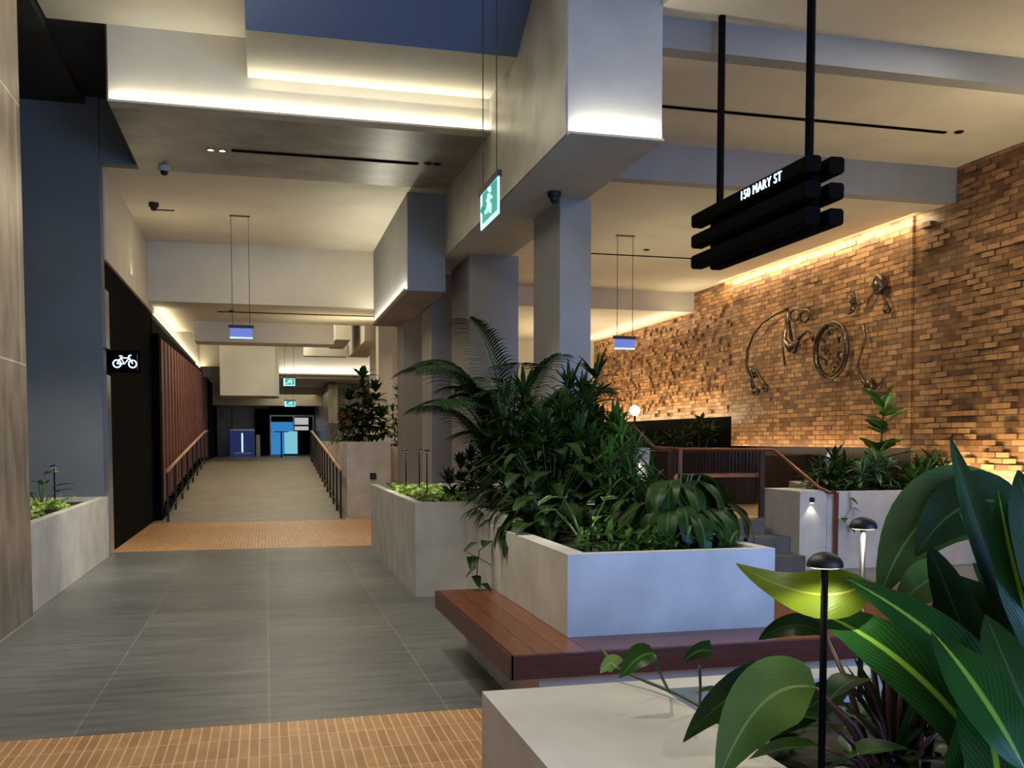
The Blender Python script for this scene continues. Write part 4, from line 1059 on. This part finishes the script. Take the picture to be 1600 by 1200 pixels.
# ------------------------------------------------------------------ lamps in the beds
def stake_lamp(x, y, z, h, r, label, group=None, power=1.5, back=0.5, mat='mattblack'):
    t = thing('stake_lamp', label, 'lamp', (x, y, z), group)
    part('stake', tube(B(), [(x, y, z - .03), (x, y, z + h - r * .2)], r * 0.2, 10), M[mat], t, True)
    pr = [(r * math.cos(a_ * PI / 16), r * 0.78 * math.sin(a_ * PI / 16)) for a_ in range(0, 9)]
    pr[-1] = (0, r * .78)
    dm = part('dome', lathe(B(), [(r * .3, -r * .10), (r * .92, -r * .06), (r, -r * .04)] + pr, (x, y, z + h), 24), M['black'], t, True)
    part('lens', lathe(B(), [(r * .5, 0), (r * .8, 0)], (x, y, z + h - r * .105), 20), M['lens'], dm)
    d = spot('stake_lamp_light', (x + r * back * .3, y + r * back, z + h - r * .25), (x, y + r * back, z), power, WARMW, 130, rad=r * .2)
    return t
p_ = (0.906, 1.421, 1.340)
stake_lamp(p_[0], p_[1], .86, p_[2] - .86, .030, 'nearest black mushroom lamp, its dome above a lit yellow green leaf', None, 1.3, 0.9)
p_ = (1.354, 1.968, 1.346)
stake_lamp(p_[0], p_[1], 0.86, p_[2] - .86, .032, 'second black mushroom lamp with a pale lit stem, farther right in the foreground planter', None, 3, -0.5, 'black')
for i, (u_, lab) in enumerate((((1.644, 11.600, 1.418), 'leftmost of the three thin stake lamps in the lime groundcover'), ((1.730, 11.100, 1.431), 'middle of the three thin stake lamps in the lime groundcover'), ((1.689, 10.300, 1.426), 'rightmost and nearest of the three thin stake lamps in the lime groundcover'))):
    stake_lamp(u_[0], u_[1], .87, u_[2] - .87, .036, lab, None, 5)
stake_lamp(-2.35, 11.95, .74, .50, .04, 'thin black stake lamp in the left wall planter', None, 5)
stake_lamp(1.99, 5.75, .85, .30, .03, 'stake lamp half hidden in the middle bed beside the bright leaf', None, 4)

# ------------------------------------------------------------------ foreground plants
def big(parent, a, m, b, w, mat, kind='lance', up=(0, -.5, 1), fold=.2, wave=.05, roll=0.0, n=16):
    bm = B(); leaf(bm, a, m, b, w, kind, up=up, n=n, fold=fold, wave=wave, roll=roll)
    return leaves_obj('leaf', bm, M[mat], parent)
F1 = thing('cordyline', 'big glossy green cordyline with long pointed leaves at the right edge of the foreground', 'plant', (1.402, 1.509, 0.860))
CV = (-.25, -.75, .6)
big(F1, (1.131, 1.229, 0.979), (1.038, 1.328, 1.216), (0.940, 1.552, 1.249), .125, 'leaf_big', up=CV)
big(F1, (1.180, 1.221, 1.059), (1.037, 1.268, 1.253), (0.977, 1.473, 1.311), .095, 'leaf_big', up=CV)
big(F1, (1.270, 1.303, 1.090), (1.165, 1.343, 1.324), (1.146, 1.423, 1.557), .075, 'leaf_deep', up=CV, fold=.35)
big(F1, (1.197, 1.244, 1.174), (1.130, 1.248, 1.318), (1.182, 1.347, 1.468), .085, 'leaf_big', up=CV)
big(F1, (1.027, 1.107, 1.090), (0.983, 1.134, 1.195), (1.004, 1.277, 1.253), .10, 'leaf_big', up=CV)
big(F1, (1.042, 1.169, 0.981), (1.039, 1.158, 1.138), (1.002, 1.223, 1.210), .10, 'leaf_big', up=CV, roll=.4)
big(F1, (1.119, 1.132, 1.036), (1.057, 1.156, 1.185), (1.086, 1.257, 1.278), .11, 'leaf_deep', up=CV)
big(F1, (1.262, 1.261, 1.228), (1.165, 1.243, 1.388), (1.176, 1.298, 1.502), .12, 'leaf_deep', up=CV, kind='ovate')
big(F1, (1.250, 1.408, 1.027), (1.187, 1.436, 1.242), (1.167, 1.500, 1.361), .10, 'leaf_deep', up=CV)
big(F1, (1.299, 1.345, 1.043), (1.220, 1.323, 1.218), (1.189, 1.446, 1.423), .10, 'leaf_big', up=CV, roll=-.5)
big(F1, (1.377, 1.426, 1.012), (1.368, 1.438, 1.187), (1.314, 1.463, 1.373), .13, 'leaf_deep', up=CV)
big(F1, (1.285, 1.443, 0.884), (1.288, 1.453, 1.070), (1.267, 1.467, 1.233), .14, 'leaf_deep', up=CV, kind='ovate')
big(F1, (1.297, 1.337, 0.889), (1.298, 1.343, 1.010), (1.247, 1.364, 1.152), .15, 'leaf_deep', up=CV, kind='ovate')
big(F1, (1.058, 1.297, 0.929), (1.073, 1.247, 1.039), (1.046, 1.260, 1.139), .09, 'leaf_big', up=CV)
for a_, m_, b_, w_, k_ in (((1.475, 1.452, 0.996), (1.373, 1.491, 1.224), (1.317, 1.562, 1.314), .11, 'lance'), ((1.421, 1.408, 0.884), (1.242, 1.430, 1.010), (1.219, 1.507, 1.168), .12, 'lance'),
        ((1.188, 1.212, 0.939), (1.126, 1.214, 1.055), (1.079, 1.250, 1.119), .12, 'ovate'), ((1.394, 1.376, 1.106), (1.319, 1.403, 1.253), (1.237, 1.427, 1.310), .10, 'lance'), ((1.444, 1.552, 0.776), (1.398, 1.576, 1.004), (1.438, 1.579, 1.244), .16, 'ovate'),
        ((1.431, 1.605, 0.756), (1.384, 1.628, 0.950), (1.322, 1.649, 1.041), .12, 'lance')):
    big(F1, a_, m_, b_, w_, 'leaf_deep', up=CV, kind=k_)
F2 = thing('bird_of_paradise', 'large arching dark leaves on red stalks behind the mushroom lamps', 'plant', (1.461, 1.907, 0.860))
big(F2, (1.478, 1.629, 1.405), (1.290, 1.682, 1.495), (1.201, 1.690, 1.223), .16, 'leaf_olive', up=(-.3, -.8, .35), kind='ovate', fold=.12)
big(F2, (1.452, 1.585, 1.415), (1.330, 1.619, 1.472), (1.242, 1.633, 1.320), .13, 'leaf_deep', up=(-.3, -.8, .5), kind='ovate', fold=.12)
big(F2, (1.263, 1.574, 1.289), (1.188, 1.542, 1.296), (1.103, 1.509, 1.233), .08, 'leaf_olive', up=(-.3, -.8, .3), kind='ovate')
big(F2, (1.258, 1.524, 1.296), (1.244, 1.470, 1.187), (1.215, 1.473, 1.105), .13, 'leaf_deep', up=(-.3, -.8, .2), kind='ovate')
big(F2, (1.316, 1.557, 1.215), (1.245, 1.579, 1.289), (1.179, 1.594, 1.246), .06, 'leaf_deep', up=CV)
bs = B()
R0 = (1.169, 1.579, 0.932)
for q in ((1.241, 1.601, 1.299), (1.196, 1.587, 1.209), (1.234, 1.527, 1.224), (1.258, 1.524, 1.290), (1.490, 1.626, 1.411), (1.160, 1.643, 1.117)):
    a_ = Vector(R0) + Vector((random.uniform(-.05, .05), random.uniform(-.04, .04), -.05)); b_ = Vector(q); tube(bs, [a_, (a_ + b_) / 2 + Vector((random.uniform(-.02, .02), 0, .02)), b_], [.009, .007, .004], 7)
part('stalks', bs, M['stalk'], F2, True)
F3 = thing('philodendron', 'dark leafy plant with red brown stalks low in the foreground planter around the lamp stake', 'plant', (1.230, 1.661, 0.860))
big(F3, (1.014, 1.453, 1.305), (0.931, 1.466, 1.246), (0.861, 1.648, 1.317), .092, 'leaf_bright', up=(0, -.9, .35), kind='ovate', fold=.1)
big(F3, (1.006, 1.629, 1.082), (0.884, 1.662, 1.116), (0.772, 1.683, 0.969), .085, 'leaf_deep', up=(-.2, -.8, .6), kind='ovate')
big(F3, (0.938, 1.493, 1.112), (0.840, 1.520, 1.140), (0.743, 1.483, 0.960), .125, 'leaf_olive', up=(-.3, -.8, .4), kind='ovate')
big(F3, (1.125, 1.757, 1.148), (1.061, 1.776, 1.188), (1.014, 1.836, 1.124), .06, 'leaf_deep', up=CV)
big(F3, (1.058, 1.565, 1.092), (0.987, 1.581, 1.068), (0.923, 1.594, 0.996), .07, 'leaf_deep', up=CV)
bs = B()
R0 = (1.105, 1.491, 0.919)
ends = [(1.006, 1.629, 1.082), (0.938, 1.493, 1.112), (1.233, 1.795, 1.204), (1.125, 1.757, 1.145), (1.058, 1.565, 1.092), (0.993, 1.526, 1.035), (0.953, 1.483, 1.005), (1.081, 1.559, 1.104), (1.186, 1.536, 1.164), (1.187, 1.481, 1.117), (1.163, 1.432, 1.050), (0.949, 1.382, 1.026), (1.151, 1.542, 1.116), (1.154, 1.596, 1.166)]
for q in ends:
    a_ = Vector(R0) + Vector((random.uniform(-.03, .03), random.uniform(-.03, .03), -.06)); b_ = Vector(q)
    tube(bs, [a_, a_ * .4 + b_ * .6 + Vector((0, 0, .03)), b_], [.008, .006, .0035], 7)
part('stalks', bs, M['stalk'], F3, True)
bm = B(); rosette(bm, (1.124, 1.519, 0.955), 26, .24, .028, 5, 75, .4, 'strap'); leaves_obj('leaf_tuft', bm, M['leaf_deep'], F3)
for q, az in zip(ends[5:], range(0, 360, 40)):
    bm = B(); q = Vector(q); d = dirv(R(az + 130), R(10)); leaf(bm, q, q + d * .07, q + d * .14 - Vector((0, 0, .04)), .07, 'ovate', n=7)
    leaves_obj('leaf', bm, M['leaf_dark'], F3)
groundcover('dark and variegated low leaves covering the foreground planter soil', [(1.02, 1.9, .8, 2.15)], .865, .10, .05, M['leaf_dark'], 180, h=.07)
bm = B()
v1 = [(1.029, 1.817, 0.900), (0.970, 1.970, 0.935), (0.945, 2.091, 0.945), (0.911, 2.205, 0.950), (0.867, 2.290, 0.965), (0.854, 2.387, 1.000)]
F4 = thing('rim_vine', 'young vine with heart shaped leaves creeping over the foreground planter rim', 'vine', v1[0])
part('stem', tube(B(), v1, .0045, 6), M['stem'], F4, True)
part('leaf_stalk', tube(B(), [(0.947, 1.979, 0.940), (0.914, 1.907, 1.016), (0.913, 1.910, 1.058)], .0035, 6), M['stem'], F4, True)
part('leaf_stalk', tube(B(), [(0.935, 2.124, 0.945), (0.867, 2.023, 1.020), (0.856, 2.028, 1.061)], .0035, 6), M['stem'], F4, True)
bm = B(); leaf(bm, (0.859, 2.027, 1.061), (0.817, 2.018, 1.075), (0.764, 2.008, 1.015), .062, 'ovate', up=(0, -.6, .8)); leaves_obj('leaf', bm, M['leaf_mid'], F4)
bm = B(); leaf(bm, (0.939, 1.905, 1.089), (0.909, 1.913, 1.100), (0.879, 1.919, 1.066), .045, 'heart', up=(0, -.9, .4)); leaves_obj('leaf', bm, M['leaf_mid'], F4)
bm = B(); leaf(bm, (0.770, 2.048, 1.029), (0.761, 2.052, 1.056), (0.729, 2.038, 1.022), .05, 'heart', up=(0, -.9, .4)); leaves_obj('leaf', bm, M['leaf_lime'], F4)
for u_ in range(8):
    bm = B(); c = Vector(v1[0]) + Vector((random.uniform(-.1, .12), random.uniform(-.1, .1), random.uniform(0, .05))); d = dirv(random.uniform(0, 6), .3)
    leaf(bm, c, c + d * .05, c + d * .09, .05, 'heart', n=6)
    leaves_obj('leaf', bm, M['leaf_mid'], F4)

# repeats of one kind share a group
GROUPS = {'exit_sign': 'signs hanging on wires from the ceiling', 'downlight': 'small recessed ceiling downlights', 'stake_lamp': 'black dome lamps in the planting beds',
          'column': 'plaster columns along the corridor', 'linear_slot': 'dark linear ceiling slots', 'step_light': 'small wall lights', 'wall_sculpture': 'bronze sculptures on the brick wall',
          'security_camera': 'dome cameras on the ceilings', 'planter_box': 'concrete planter boxes', 'ramp_handrail': 'handrails of the ramp', 'cheek_wall': 'pale stair side walls', 'dark_shrub': 'dark leafy shrubs in the beds'}
for o in bpy.data.objects:
    k_ = o.name.split('.')[0]
    if o.parent is None and k_ in GROUPS and 'label' in o: o['group'] = GROUPS[k_]
